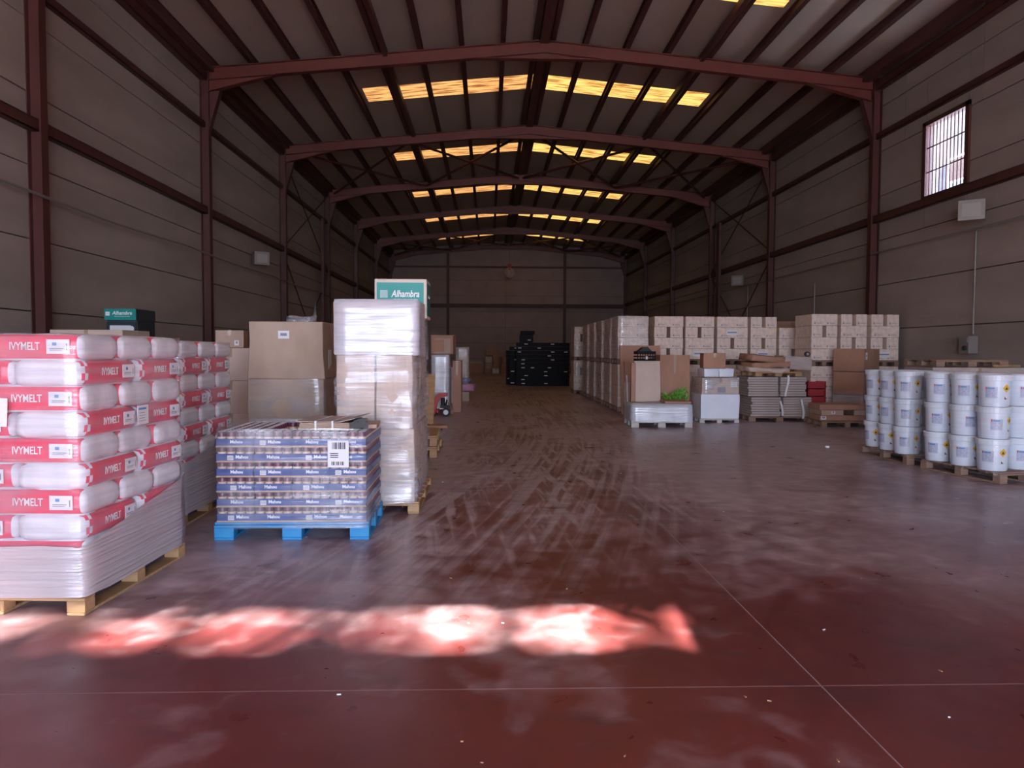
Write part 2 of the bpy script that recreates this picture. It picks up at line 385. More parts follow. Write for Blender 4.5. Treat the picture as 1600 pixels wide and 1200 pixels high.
# side walls: cast panels between the columns, each its own piece
ZJ = [0, .95, 1.97, 3.0, 4.05, 5.08, 6.11, 7.15, 8.0]
def wall_side(name, xw, sgn, mats):
    w = empty(name, (xw, 0, 0)); tag(w, kind='structure')
    MB().box(.08, .3, YF, YB, 0, 8.6).build('backing', FILLER, w) if sgn > 0 else MB().box(-.3, -.08, YF, YB, 0, 8.6).build('backing', FILLER, w)
    return w
WIN = (14.14, 15.52, 4.66, 6.16)
def panel(par, sgn, y0, y1, z0, z1, xw):
    g = .009; key = ('pan', sgn, round(y1-y0, 2), round(z1-z0, 2))
    if key not in CACHE:
        x0, x1 = (0, .12) if sgn > 0 else (-.12, 0)
        CACHE[key] = MB().box(x0+(random.random()*.004)*sgn, x1, g, y1-y0-g, g, z1-z0-g).mesh('panel', CONC)
    o = link('panel', CACHE[key], None, par, (random.uniform(0, .006)*sgn, y0, z0)); return o
wl_ = empty('wall_left', (XL, 0, 0)); tag(wl_, kind='structure')
MB().box(-.16, -.10, YF, YB, 0, 8.6).build('wall_core', FILLER, wl_)
wr_ = empty('wall_right', (XR, 0, 0)); tag(wr_, kind='structure')
MB().box(.10, .16, YF, WIN[0], 0, 8.6).box(.10, .16, WIN[1], YB, 0, 8.6).box(.10, .16, WIN[0], WIN[1], 0, WIN[2]).box(.10, .16, WIN[0], WIN[1], WIN[3], 8.6).build('wall_core', FILLER, wr_)
for i in range(len(FY)-1):
    ya, yb = FY[i], FY[i+1]
    for j in range(len(ZJ)-1):
        panel(wl_, -1, ya, yb, ZJ[j], ZJ[j+1], XL)
        cuts = [ya, yb]
        if j >= 6 and ya < 12: cuts = [ya, ya+2.75, ya+5.35, yb]
        for c0, c1 in zip(cuts, cuts[1:]):
            if c0 < WIN[0] and c1 > WIN[1] and ZJ[j] < WIN[3] and ZJ[j+1] > WIN[2]:
                panel(wr_, 1, c0, WIN[0], ZJ[j], ZJ[j+1], XR); panel(wr_, 1, WIN[1], c1, ZJ[j], ZJ[j+1], XR)
                if ZJ[j] < WIN[2]: panel(wr_, 1, WIN[0], WIN[1], ZJ[j], WIN[2], XR)
                if ZJ[j+1] > WIN[3]: panel(wr_, 1, WIN[0], WIN[1], WIN[3], ZJ[j+1], XR)
            elif j >= 6 and ya < WIN[0] < yb and c0 < WIN[1] and c1 > WIN[0] and ZJ[j] < WIN[3]:
                if c0 < WIN[0]: panel(wr_, 1, c0, WIN[0], ZJ[j], ZJ[j+1], XR)
                if c1 > WIN[1]: panel(wr_, 1, WIN[1], c1, ZJ[j], ZJ[j+1], XR)
                panel(wr_, 1, max(c0, WIN[0]), min(c1, WIN[1]), WIN[3], ZJ[j+1], XR)
            else: panel(wr_, 1, c0, c1, ZJ[j], ZJ[j+1], XR)
# back wall
wb = empty('wall_back', (0, YB, 0)); tag(wb, kind='structure')
MB().box(XL-.3, XR+.3, .12, .35, 0, 9.2).build('wall_core', FILLER, wb)
BX = [XL, -2.69, 1.1, 5.0, XR]
for i in range(4):
    for j in range(7):
        MB().box(BX[i]+.01, BX[i+1]-.01, 0, .12, ZJ[j]+.01, (ZJ[j+1] if j < 6 else 6.95)-.01).build('panel', CONCB, wb)
mb = MB()
x = XL
while x < XR:
    mb.box(x, x+.16, .03, .10, 6.97, 9.0).box(x+.16, x+.3, .06, .12, 6.97, 9.0); x += .30
mb.build('profiled_sheet', CONCB, wb)
# front wall with the big open door and a slot added to shape the sun patch (behind the camera)
wf = empty('wall_front', (0, YF, 0)); tag(wf, kind='structure')
TX0, TX1, TZ0, TZ1 = -4.3, -0.15, 5.87, 6.23
mb = MB()
mb.box(XL-.3, DOOR[0], -.25, 0, 0, 9.2).box(DOOR[1], XR+.3, -.25, 0, 0, 9.2)
mb.box(DOOR[0], DOOR[1], -.25, 0, DOOR[2], TZ0).box(DOOR[0], TX0, -.25, 0, TZ0, TZ1).box(TX1, DOOR[1], -.25, 0, TZ0, TZ1).box(DOOR[0], DOOR[1], -.25, 0, TZ1, 9.2)
mb.build('wall_core', CONC, wf)
# roof: profiled sheets with the roof-light strips let into them
cl_ = empty('ceiling', (0, 0, 0)); tag(cl_, kind='structure')
UP = .20
SKY = []
for i in range(len(FY)-1):
    ya, yb = FY[i], FY[i+1]
    m_ = (ya+yb)/2; s0, s1 = m_-.62, m_+.45
    if i == 3: s0, s1 = 13.98, 15.02
    SKY.append((s0, s1))
    for sg in (-1, 1):
        X = lambda t: RX+sg*t
        def sheet(t0, t1, y0, y1):
            mb = MB(); k = 1
            for q in range(k):
                a = y0+(y1-y0)*q/k; b = y0+(y1-y0)*(q+1)/k; zz = lambda t: rz_at(X(t))+UP
                mb.prism([(X(t0), zz(t0)), (X(t1), zz(t1)), (X(t1), zz(t1)+.04), (X(t0), zz(t0)+.04)], a, b)
            mb.build('roof_sheet', ROOFM, cl_)
        sheet(0, 4.60, ya, s0); sheet(0, 4.60, s1, yb+(.35 if i == len(FY)-2 else 0)); sheet(4.60, 8.1, ya, yb+(.35 if i == len(FY)-2 else 0))
WHERE = ['by the door', 'behind the camera', 'over the camera', 'nearest one, at the picture top', 'second, behind the first full frame', 'third, behind cross bracing', 'fourth', 'fifth', 'last, before the back wall']
for i, (s0, s1) in enumerate(SKY):
    for sg in (-1, 1):
        zz = lambda t: rz_at(RX+sg*t)+UP
        mb = MB()
        for q in range(5):
            a, b = q*.92, (q+1)*.92
            mb.prism([(RX+sg*a, zz(a)), (RX+sg*b, zz(b)), (RX+sg*b, zz(b)+.02), (RX+sg*a, zz(a)+.02)], s0, s1)
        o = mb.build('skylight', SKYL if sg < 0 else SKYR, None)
        tag(o, ('amber' if sg < 0 else 'bright yellow')+' roof light strip, '+('left' if sg < 0 else 'right')+' slope, '+WHERE[i], 'skylight', 'amber roof light strips')
# portal frames
FN = ['at the door', 'behind the camera', 'over the camera', 'whose columns rise beside the nearest sacks', 'the nearest with its rafter in view', 'second with its rafter in view', 'third with its rafter in view', 'fourth with its rafter in view', 'fifth with its rafter in view', 'against the back wall']
def frame(y):
    t = empty('portal_frame', (0, y, 0))
    W2 = .085
    for sg in (-1, 1):
        xo = XL if sg < 0 else XR
        xi = xo-sg*.20
        mb = MB(); a, b = sorted((xo, xi))
        mb.box(a, b, -.006, .006, 0, EZ).box(min(xi, xi+sg*.014), max(xi, xi+sg*.014), -W2, W2, 0, EZ).box(min(xo, xo-sg*.014), max(xo, xo-sg*.014), -W2, W2, 0, EZ)
        mb.build('column', STEEL, t)
        D = .27
        e = (XR-XL)/2-.02
        X = lambda d: RX+sg*d
        mb = MB()
        mb.prism([(X(0), RZ), (X(e), rz_at(X(e))), (X(e), rz_at(X(e))-D), (X(0), RZ-D)], -.006, .006)
        for zo in (0, -D):
            mb.prism([(X(0), RZ+zo), (X(e), rz_at(X(e))+zo), (X(e), rz_at(X(e))+zo-.014), (X(0), RZ+zo-.014)], -W2, W2)
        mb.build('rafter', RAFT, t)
        # haunch under the rafter at the eaves
        l0, l1 = e-1.75, e-.18
        mb = MB(); za, zb = rz_at(X(l0))-D, rz_at(X(l1))-D
        mb.prism([(X(l0), za), (X(l1), zb), (X(l1), zb-.26)], -.006, .006)
        mb.prism([(X(l0), za), (X(l1), zb-.26), (X(l1), zb-.275), (X(l0), za-.014)], -W2, W2)
        mb.build('haunch', RAFT, t)
        # knee plate running down the column
        mb = MB(); zt = zb-.26
        mb.prism([(xi, zt), (xi-sg*.26, zt+.03), (xi, zt-.85)], -.006, .006)
        mb.prism([(xi-sg*.26, zt+.03), (xi-sg*.27, zt+.03), (xi-sg*.004, zt-.87), (xi, zt-.85)], -W2, W2)
        mb.build('knee_plate', STEEL, t)
    mb = MB(); g = 1.55; zg = rz_at(RX+g)-.27
    mb.prism([(RX-g, zg), (RX, RZ-.27), (RX+g, zg)], -.006, .006).box(RX-g, RX+g, -W2, W2, zg-.014, zg)
    mb.build('ridge_gusset', RAFT, t)
    return t
pf = frame(FY[1])
for i in range(1, len(FY)):
    o = pf if i == 1 else dup(pf, (0, FY[i]-(.12 if i == len(FY)-1 else 0), 0))
    tag(o, 'red steel portal frame, '+FN[i], 'frame', 'red steel portal frames')
# purlins
PN = {0: 'at the ridge', 8: 'at the eaves'}
for sg, sn in ((-1, 'left'), (1, 'right')):
    for k in range(0, 9):
        d = .20 if k == 0 else (k*.95 if k < 8 else 7.55)
        x = RX+sg*d; z = rz_at(x)
        mb = MB()
        mb.box(x-.006, x+.006, YF, YB, z, z+.18).box(x-.055, x+.055, YF, YB, z, z+.014).box(x-.055, x+.055, YF, YB, z+.166, z+.18)
        if k == 4: mb.box(x-sg*.16-.05, x-sg*.16+.05, YF, YB, z-.05, z+.10)
        if k == 8: mb.box(x-.13, x+.05, YF, YB, z-.10, z+.14)
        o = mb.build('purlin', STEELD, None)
        where = 'next to the ridge' if k == 0 else ('along the %s eaves' % sn if k == 8 else '%s from the ridge on the %s slope' % (NTH[k-1], sn))
        if k == 0: where += ' on the %s' % sn
        tag(o, 'dark red steel roof purlin, '+where, 'beam', 'roof purlins')
o = MB().box(RX-.11, RX+.11, YF, YB, RZ-.06, RZ+.16).build('ridge_beam', STEELD); tag(o, 'dark red steel ridge beam running along the roof peak', 'beam')
# wall rails
def rail(name, xw, sg, z, h, p, label, m=STEELD, y0=YF, y1=YB):
    a, b = sorted((xw, xw-sg*p))
    o = MB().box(a, b, y0, y1, z-h/2, z-h/2+.012).box(a, b, y0, y1, z+h/2-.012, z+h/2).box(min(xw-sg*p, xw-sg*(p-.012)), max(xw-sg*p, xw-sg*(p-.012)), y0, y1, z-h/2, z+h/2).build(name, m)
    tag(o, label, 'beam', 'steel wall rails'); return o
for xw, sg, s in ((XL, -1, 'left'), (XR, 1, 'right')):
    dz = .04 if sg < 0 else -.03
    rail('wall_rail', xw, sg, 4.57+dz, .17, .13, 'dark red steel rail at mid height along the %s wall' % s)
    rail('wall_rail', xw, sg, 6.50+dz, .13, .10, 'thin dark red steel rail high on the %s wall' % s)
    rail('wall_rail', xw, sg, 7.62, .20, .16, 'dark red steel rail under the %s eaves' % s)
tag(MB().box(XL, XR, YB-.14, YB, 4.28, 4.55).build('wall_rail', STEELD), 'wide dark red beam across the back wall', 'beam', 'steel wall rails')
tag(MB().box(XL, XR, YB-.08, YB, 6.90, 7.02).build('wall_rail', STEELD), 'thin dark red rail high across the back wall', 'beam', 'steel wall rails')
for x, s in ((-2.69, 'left'), (5.0, 'right')):
    o = MB().box(x-.09, x+.09, YB-.18, YB-.165, 0, 8.1).box(x-.006, x+.006, YB-.18, YB, 0, 8.1).box(x-.09, x+.09, YB-.012, YB, 0, 8.1).build('steel_post', STEEL)
    tag(o, 'red steel post on the back wall, %s of its two' % s, 'post', 'back wall posts')
for x, s in ((XL+.22, 'left'), (XR-.22, 'right')):
    o = MB().box(x-.05, x+.05, 28.72, 28.88, 0, 6.42).box(x-.03, x+.03, 29.05, 29.11, 0, 6.42).build('steel_post', STEEL)
    tag(o, 'free-standing red steel post against the %s wall' % s, 'post', 'side wall posts')
# bracing crosses
def cross(name, pts, r, label, group):
    t = empty(name, pts[0][0])
    o0 = Vector(pts[0][0])
    for a, b in pts: MB().tube(Vector(a)-o0, Vector(b)-o0, r, 6).build('rod', STEEL, t)
    tag(t, label, 'brace', group); return t
for ya, yb, s in ((23.9, 30.1, 'middle bay'), (43.1, 49.1, 'last bay')):
    for sg, sn in ((-1, 'left'), (1, 'right')):
        for (d0, d1), p in (((0.1, 3.75), 'by the ridge'), ((3.8, 7.4), 'by the eaves')):
            A, B = RX+sg*d0, RX+sg*d1; za, zb = rz_at(A)-.18, rz_at(B)-.18
            cross('roof_brace', [((A, ya, za), (B, yb, zb)), ((B, ya, zb), (A, yb, za))], .045, 'red steel cross brace under the %s slope, %s, %s' % (sn, p, s), 'roof cross braces')
for xw, s in ((XL+.1, 'left'), (XR-.1, 'right')):
    for z0, z1, p in ((.2, 4.4, 'lower'), (4.7, 7.5, 'upper')):
        cross('wall_brace', [((xw, 23.9, z0), (xw, 30.1, z1)), ((xw, 23.9, z1), (xw, 30.1, z0))], .02, '%s thin red cross brace on the %s wall' % (p, s), 'wall cross braces')
# barred window in the right wall and the neighbour seen through it
w1 = empty('window_1', (XR, 0, 0)); tag(w1, kind='structure')
y0, y1, z0, z1 = WIN
MB().box(-.04, .07, y0-.07, y0+.05, z0, z1+.07).box(-.04, .07, y1-.05, y1+.07, z0, z1+.07).box(-.04, .07, y0-.07, y1+.07, z1-.02, z1+.07).box(-.04, .07, y0, y1, z0-.02, z0+.03).build('window_frame', STEEL, w1)
for i in range(11):
    y = y0+.05+(y1-y0-.1)*(i+.5)/11
    MB().tube((.02, y, z0), (.02, y, z1), .012, 6).build('bar', STEELD, w1)
for z in (z0+.52, z0+1.02): MB().box(.0, .012, y0, y1, z-.012, z+.012).build('cross_bar', STEELD, w1)
gm = film_mat('window glass', (.8, .85, .9), .05, .08, .05, bump=0)
MB().box(.05, .056, y0, y1, z0, z1).build('pane', gm, w1)
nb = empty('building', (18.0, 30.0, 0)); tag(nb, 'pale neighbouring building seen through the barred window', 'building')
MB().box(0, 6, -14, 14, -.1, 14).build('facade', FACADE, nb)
v_ = lambda yy, zz: (yy-30.0, zz)
f_ = MB().box(-.06, .0, -2.9, -1.0, 7.2, 9.0).build('window', WHITEC, nb); MB().box(-.09, -.06, -2.75, -1.15, 8.1, 8.9).build('shutter', SHUT, f_); MB().box(-.08, -.06, -2.7, -1.2, 7.3, 8.0).build('pane', GLASSD, f_)

# ------------------------------------------------------------------ wall fittings
def floodlight(loc, rz, label, s=1.0, sg=1):
    t = empty('floodlight', loc, rz)
    MB().box(-.20*s, .20*s, -.10*s, .10*s, -.17*s, .17*s).build('housing', GALV, t)
    MB().box(-.21*s, .21*s, -.115*s, -.10*s, -.18*s, .18*s).box(-.15*s, .15*s, -.12*s, -.115*s, -.12*s, .12*s, 1).build('lens_frame', [GALV, mat('dusty lamp lens', (.33, .31, .29), .4)], t)
    MB().box(-.02, .02, .08*s, .34*s, -.03, .0).box(-.09, .09, .32*s, .34*s, -.08, .08).build('bracket', GALV, t)
    tag(t, label, 'lamp', 'wall floodlights'); return t
floodlight((8.80, 13.45, 4.02), R(-38), 'grey floodlight on the right wall under the barred window', 1.0)
floodlight((8.80, 26.2, 3.95), R(-38), 'grey floodlight far down the right wall above the cartons', 1.0)
floodlight((-6.30, 20.9, 3.95), R(38), 'small grey floodlight on the left wall', 1.0)
def conduit(name, pts, r, label, m=GALV):
    mb = MB()
    for a, b in zip(pts, pts[1:]): mb.tube(a, b, r, 6)
    o = mb.build(name, m); tag(o, label, 'pipe', 'wall conduits'); return o
conduit('conduit', [(9.09, 13.76, 1.78), (9.09, 13.76, 3.72)], .014, 'grey conduit from the socket box up to the floodlight')
conduit('conduit', [(8.95, 4, 3.70), (8.95, 49, 3.80)], .018, 'thin conduit running along the right wall below the rail')
conduit('conduit', [(9.07, 20.6, 1.2), (9.07, 20.6, 3.35)], .014, 'pale vertical conduit on the right wall above the cartons')
conduit('conduit', [(9.07, 26.0, 1.2), (9.07, 26.0, 3.8)], .014, 'pale vertical conduit under the far floodlight')
pts = [(-6.34, 4+i*1.0, 3.62-.05*math.sin(math.pi*((i % 6)/6))) for i in range(46)]
conduit('cable', pts, .022, 'sagging cable along the left wall')
MBX = empty('socket_box', (9.05, 13.76, 1.42)); tag(MBX, 'grey socket box on the right wall above the white pails', 'socket box')
MB().box(-.13, .05, -.14, .14, 0, .32).build('housing', GALV, MBX); MB().box(-.15, -.13, -.12, .12, .20, .30).build('cover', GALV, MBX); MB().lathe([(0, -.04), (.045, -.04), (.045, .0), (0, 0)], 10).build('socket', RUBBER, MBX, (-.13, -.05, .10), (0, R(90), 0))
# bell lamp hanging in front of the back wall
t = empty('pendant_lamp', (1.25, 46, 6.1)); tag(t, 'round white bell lamp hanging near the back wall', 'lamp')
MB().lathe([(.33, 0), (.35, .03), (.30, .16), (.16, .34), (.07, .42), (.07, .46)], 20).build('shade', mat('lamp shade enamel', (.55, .42, .38), .4), t, (0, 0, .12), (R(62), 0, 0))
MB().box(-.12, .12, -.06, .06, .44, .68).build('ballast', REDC, t); MB().tube((0, 0, .6), (0, 0, 2.35), .012, 6).build('chain', RUBBER, t)

# ------------------------------------------------------------------ pallets
def pallet_proto(w, d, h, m):
    key = ('pal', w, d, h, m.name)
    if key in CACHE: return None
    return key
def pallet(w, d, h, m, loc, rz, label, group='wooden pallets', name='pallet'):
    """front edge (width w) along x, depth d along y; origin at the centre of the base"""
    t = empty(name, loc, rz); s = h/.144
    def P(nm, a, b, c, x, y, z):
        k = ('pb', round(a, 3), round(b, 3), round(c, 3), m.name)
        if k not in CACHE: CACHE[k] = bevmesh(a, b, c, .004, m)
        link(nm, CACHE[k], None, t, (x, y, z))
    bw = .10 if w < 1.0 else .145
    xs = (-w/2+bw/2, 0, w/2-bw/2); ys = (-d/2+.05, 0, d/2-.05)
    for x in xs:
        P('bottom_board', bw, d, .022*s, x, 0, 0)
        for y in ys: P('block', bw, .10, .078*s, x, y, .022*s)
    for y in ys: P('stringer_board', w, .10, .022*s, 0, y, .100*s)
    n = 7 if d > 1.0 else 5
    for i in range(n): P('deck_board', w, d/n*.80, .022*s, 0, -d/2+d/n*(i+.5), .122*s)
    tag(t, label, 'pallet', group); return t
def carton(w, d, h, m, loc, rz, label, group=None, tape=True, soft=0, mark=None, name='carton', seed=0, sheet=None):
    me = bevmesh(w, d, h, .006, m) if not soft else softmesh(w, d, h, soft, soft*.5, 5, m, seed)
    o = link(name, me, None, None, loc, rz)
    if tape:
        e = .0015+soft
        k = ('tape', round(w, 3), round(d, 3), round(h, 3), soft)
        if k not in CACHE: CACHE[k] = MB().box(-.025, .025, -d/2-.002-soft, d/2+.002, h-.001, h+.002).box(-.025, .025, -d/2-.003-soft, -d/2+.001, h*.72, h+.002).mesh('tape', TAPE)
        link('tape', CACHE[k], None, o)
        k = ('seam', round(w, 3), round(d, 3), round(h, 3), soft)
    if mark:
        k = ('mark', round(w, 3), round(h, 3), round(d, 3))
        if k not in CACHE:
            mb = MB(); y = -d/2-.0015
            cs = (-w/4, w/4) if w > .5 else (0,)
            for c in cs:
                for (x0, x1, q0, q1) in ((c-.085, c-.055, .035, .065), (c-.075, c-.065, .065, .078), (c-.03, c+.09, .045, .052), (c-.03, c+.07, .060, .064)):
                    mb.box(x0, x1, y-.001, y+.0012, q0, q1)
                mb.box(c-.02, c+.02, y-.001, y+.0012, h-.03, h-.022)
            CACHE[k] = mb.mesh('printed_mark', INKG)
        link('printed_mark', CACHE[k], None, o)['kind'] = 'stuff'
    if sheet: MB().box(sheet[0], sheet[1], -d/2-.004-soft, -d/2-.001-soft, sheet[2], sheet[3]).box(sheet[0]+.02, sheet[1]-.02, -d/2-.0045-soft, -d/2-.004-soft, (sheet[2]+sheet[3])/2-.01, (sheet[2]+sheet[3])/2+.02, 1).build('address_label', [PAPER, INKG], o)
    tag(o, label, 'box', group); return o
def film(w, d, z0, z1, loc, rz, m, label, slant=0, cap=True, wob=.006, group='stretch film wraps', name='stretch_film', seed=0, parent=None, zt=None, part=None):
    """a wrinkled shell of film round a load of w x d; slant raises the top edge towards the back"""
    per = []; r = .03; st = .09
    def edge(a, b):
        n = max(2, int((Vector(b)-Vector(a)).length/st))
        return [tuple(Vector(a).lerp(Vector(b), i/n)) for i in range(n)]
    a, b = w/2, d/2
    per = edge((-a+r, -b), (a-r, -b))+edge((a-r, -b), (a, -b+r))[:1]+edge((a, -b+r), (a, b-r))+edge((a-r, b), (-a+r, b))+edge((-a, b-r), (-a, -b+r))
    nz = max(4, int((z1-z0)/.07)); n = len(per); mb = MB()
    for j in range(nz+1):
        for (x, y) in per:
            t = j/nz; z = z0+(z1-z0+slant*(y+b)/d)*t
            q = noise.noise_vector(Vector((x*5+seed, y*5, z*16)))*wob
            mb.v.append((x+q.x, y+q.y, z+q.z*(.6 if 0 < j < nz else 1.2)))
    for j in range(nz):
        for i in range(n):
            mb.f.append((j*n+i, j*n+(i+1) % n, (j+1)*n+(i+1) % n, (j+1)*n+i)); mb.mi.append(0)
    if cap: mb.f.append(tuple(nz*n+i for i in range(n))); mb.mi.append(0)
    o = mb.build(part or name, m, parent, loc, rz, smooth=False)
    o.data.polygons.foreach_set('use_smooth', [True]*len(o.data.polygons))
    if not part: tag(o, label, 'plastic film', group)
    return o

# ------------------------------------------------------------------ sack pallets at the left
def sack_proto(w, d, h):
    k = ('sackp', w, d, h)
    return k
LBL = MB().box(-.062, .062, -.002, .0, -.038, .038).box(-.045, .03, -.0026, -.002, -.012, -.008, 1).box(-.045, .02, -.0026, -.002, -.020, -.017, 1).box(-.030, -.008, -.0026, -.002, .006, .022, 2).box(.044, .050, -.0026, -.002, -.02, .015, 1).mesh('label_panel', [PAPER, INKG, BLUEINK])
def sack(w, d, h, c, T, rz, label, lettered, seed):
    o = link('sack', sackmesh(w, d, h, seed), None, None, T @ Vector(c), rz)
    if lettered:
        y = -d/2-.006
        text('IVYMELT', .058, o, (-.015, y, h*.52), FRONT, WHITEINK, bold=.0007).scale = (.74, 1, 1)
        link('label_panel', LBL, None, o, (w/2-.115, y-.002, h*.52))
    tag(o, label, 'sack', 'sacks on the '+('nearest' if 'nearest pallet' in label else 'second')+' sack pallet'); return o
def sack_stack(corner, rz, W_, D_, zb, layers, lh, which):
    """corner = front right corner on the floor; x to the left, y to the back"""
    Mx = Matrix.Translation(corner) @ Matrix.Rotation(rz, 4, 'Z')
    L, B = .565, .375
    for k in range(layers):
        z = zb+k*lh; row = ('%s layer from the top' % NTH[layers-1-k]) if k < layers-1 else 'top layer'
        seed = k % 3
        if (layers-1-k) % 2 == 0:      # long sides to the front, ends to the right
            spots = [(-L/2, B/2+i*(B+.01), 0, ('front right corner', 'right middle', 'right rear')[i]) for i in range(3)]
            spots += [(-L-B/2-.005, L/2+i*(L+.01), 90, ('front left', 'rear left')[i]) for i in range(2)]
        else:                          # white end at the front right, long sides to the right
            spots = [(-B/2, L/2+i*(L+.01), 90, ('front right corner', 'right rear')[i]) for i in range(2)]
            spots += [(-B-L/2-.005, B/2+i*(B+.01), 0, ('front left', 'left middle', 'rear left')[i]) for i in range(3)]
        for (x, y, a, pos) in spots:
            let = 0
            if a == 0 and y < .3: let = 1
            if a == 90 and x > -.3: let = 1
            j = Vector((random.uniform(-.006, .006), random.uniform(-.006, .006), 0))
            sack(L, B, lh*1.05, Vector((x, y, z))+j, Mx, rz+R(a)+random.uniform(-.02, .02),
                 'red and white plastic sack, %s, %s, %s' % (row, pos, which), let, seed)
    return Mx
A0 = (-2.15, 4.0, 0); AR = R(-3)
MA = sack_stack(A0, AR, .96, 1.15, .118, 10, .138, 'nearest pallet')
ca = MA @ Vector((-.49, .575, 0))
pallet(.98, 1.17, .112, WOODN, ca, AR, 'fresh pine pallet under the nearest red and white sacks')
fa = film(1.0, 1.20, .105, 1.50, ca, AR, FILM, 'clear stretch film round the nearest stack of red and white sacks', wob=.012, cap=True, seed=3)
fb = film(1.02, 1.22, .10, .375, (0, 0, 0), 0, FILMT, None, slant=.20, cap=False, wob=.010, seed=5, parent=fa, part='thick_lower_band')
# delivery notes stuck to the film
def note(name, loc, rot, w, h, label, head=BLUEINK):
    o = MB().box(-w/2, w/2, -.001, .001, -h/2, h/2).box(-w*.42, w*.30, -.002, -.001, h*.27, h*.38, 2)
    for i in range(4): o.box(-w*.36, w*(.18+.06*(i % 2)), -.002, -.001, h*(.10-i*.14), h*(.125-i*.14), 1)
    o = o.build(name, [PAPER, INKG, head], None, loc, rot); tag(o, label, 'paper label', 'notes on the sack wraps'); return o
p = MA @ Vector((-.475, -.035, 1.093)); note('delivery_note', p, (0, R(3), AR), .20, .15, 'white delivery note on the front of the nearest sack stack')
p = MA @ Vector((.035, .56, 1.03)); note('delivery_note', p, (0, 0, AR+R(90)), .125, .115, 'white delivery note on the right side of the nearest sack stack')
B0 = (-2.44, 6.0, 0)
MBk = sack_stack(B0, 0, .96, 1.15, .118, 10, .137, 'second pallet')
cb = Vector((B0[0]-.49, B0[1]+.575, 0))
pallet(.98, 1.17, .112, WOODN, cb, 0, 'fresh pine pallet under the second stack of sacks')
fa = film(1.0, 1.20, .105, 1.49, cb, 0, FILM, 'clear stretch film round the second stack of sacks', wob=.012, seed=11)
film(1.02, 1.22, .10, .52, (0, 0, 0), 0, FILMT, None, slant=.1, cap=False, wob=.010, seed=15, parent=fa, part='thick_lower_band')

# ------------------------------------------------------------------ drinks pallet
EC = Vector((-1.475, 5.985, 0)); EW, ED = 1.13, .81
pallet(EW+.02, ED, .135, BLUEP, EC, R(.6), 'bright blue pallet under the trays of drink cans')
TW, TD, TP = .278, .40, .1125
can_me = MB().lathe([(.024, 0), (.032, .006), (.032, .05), (.032, .072), (.032, .098), (.027, .108), (.0265, .110), (.0245, .107), (.0001, .107)], 12, mi=[0, 0, 2, 0, 0, 1, 1, 1]).mesh('drink_can', [CANB, CANT, GOLD], True)
can_me.polygons.foreach_set('use_smooth', [True]*len(can_me.polygons))
def tray_mesh():
    mb = MB(); w, d = TW, TD
    mb.box(-w/2, w/2, -d/2, d/2, 0, .006, 1)
    for x0, x1, y0, y1 in ((-w/2, w/2, -d/2, -d/2+.004), (-w/2, w/2, d/2-.004, d/2), (-w/2, -w/2+.004, -d/2, d/2), (w/2-.004, w/2, -d/2, d/2)):
        mb.box(x0, x1, y0, y1, .004, .012, 1); mb.box(x0, x1, y0, y1, .012, .064, 0)
    return mb.mesh('can_tray', [NAVY, TANE])
TM = tray_mesh()
CODE = MB().box(-.022, .022, -.001, 0, -.016, .018)
for i in range(7): CODE.box(-.018+i*.0055, -.0155+i*.0055, -.0016, -.001, -.012, .014, 1)
CODE = CODE.mesh('barcode', [PAPER, INKG])
TIER = ['top', 'second', 'third', 'fourth', 'fifth', 'bottom']
rest = MB()
ncan = 0
for tier in range(6):
    z = .137+(5-tier)*TP
    for cx in range(4):
        for cy in range(2):
            x = -EW/2+.008+TW/2+cx*(TW+.0005); y = -ED/2+.003+TD/2+cy*(TD+.002)
            M = Matrix.Translation(EC) @ Matrix.Rotation(R(.6), 4, 'Z')
            c = M @ Vector((x, y, z))
            o = link('can_tray', TM, None, None, c, R(.6))
            if cy == 0:
                sh = (-.05, .02, -.03, .04)[(cx+tier) % 4] if tier % 2 else -.02
                text('Mahou', .034, o, (sh+.035, -TD/2-.001, .040), FRONT, WHITEINK, bold=.001)
                if (cx+tier) % 2: link('barcode', CODE, None, o, (sh-.05, -TD/2-.001, .033))
            tag(o, 'navy blue tray of drink cans, %s tier, %s from left, %s row' % (TIER[tier], NTH[cx], ('front', 'back')[cy]), 'tray', 'trays on the blue pallet')
            for i in range(4):
                for j in range(6):
                    px = x-TW/2+.037+i*.068; py = y-TD/2+.036+j*.0655
                    if tier == 0:
                        if px > -.18 and -.30 < py < .30 and px < .28: continue
                        vis = True
                    else: vis = (cy == 0 and j == 0)
                    if vis and ncan < 300:
                        cc = link('drink_can', can_me, None, None, M @ Vector((px, py, z+.006)), random.uniform(0, 6))
                        tag(cc, 'drink can on the blue pallet, %s tier, %s row, %s from the left' % (TIER[tier], NTH[cy*6+j], NTH[cx*4+i]), 'can', 'drink cans in the %s tier' % TIER[tier]); ncan += 1
                    elif tier and cx == 3 and i == 3:
                        rest.lathe([(.032, z+.006), (.032, z+.104), (.026, z+.112), (.0001, z+.112)], 8, c=(px, py), mi=[0, 1, 1])
o = rest.build('drink_cans', [CANB, CANT], None, EC, R(.6)); tag(o, 'drink cans along the right side of the blue pallet load', 'cans', kind='stuff')
film(EW+.02, ED+.02, .09, .84, EC, R(.6), FILM, 'clear stretch film round the trays of drink cans', cap=False, wob=.006, seed=21)
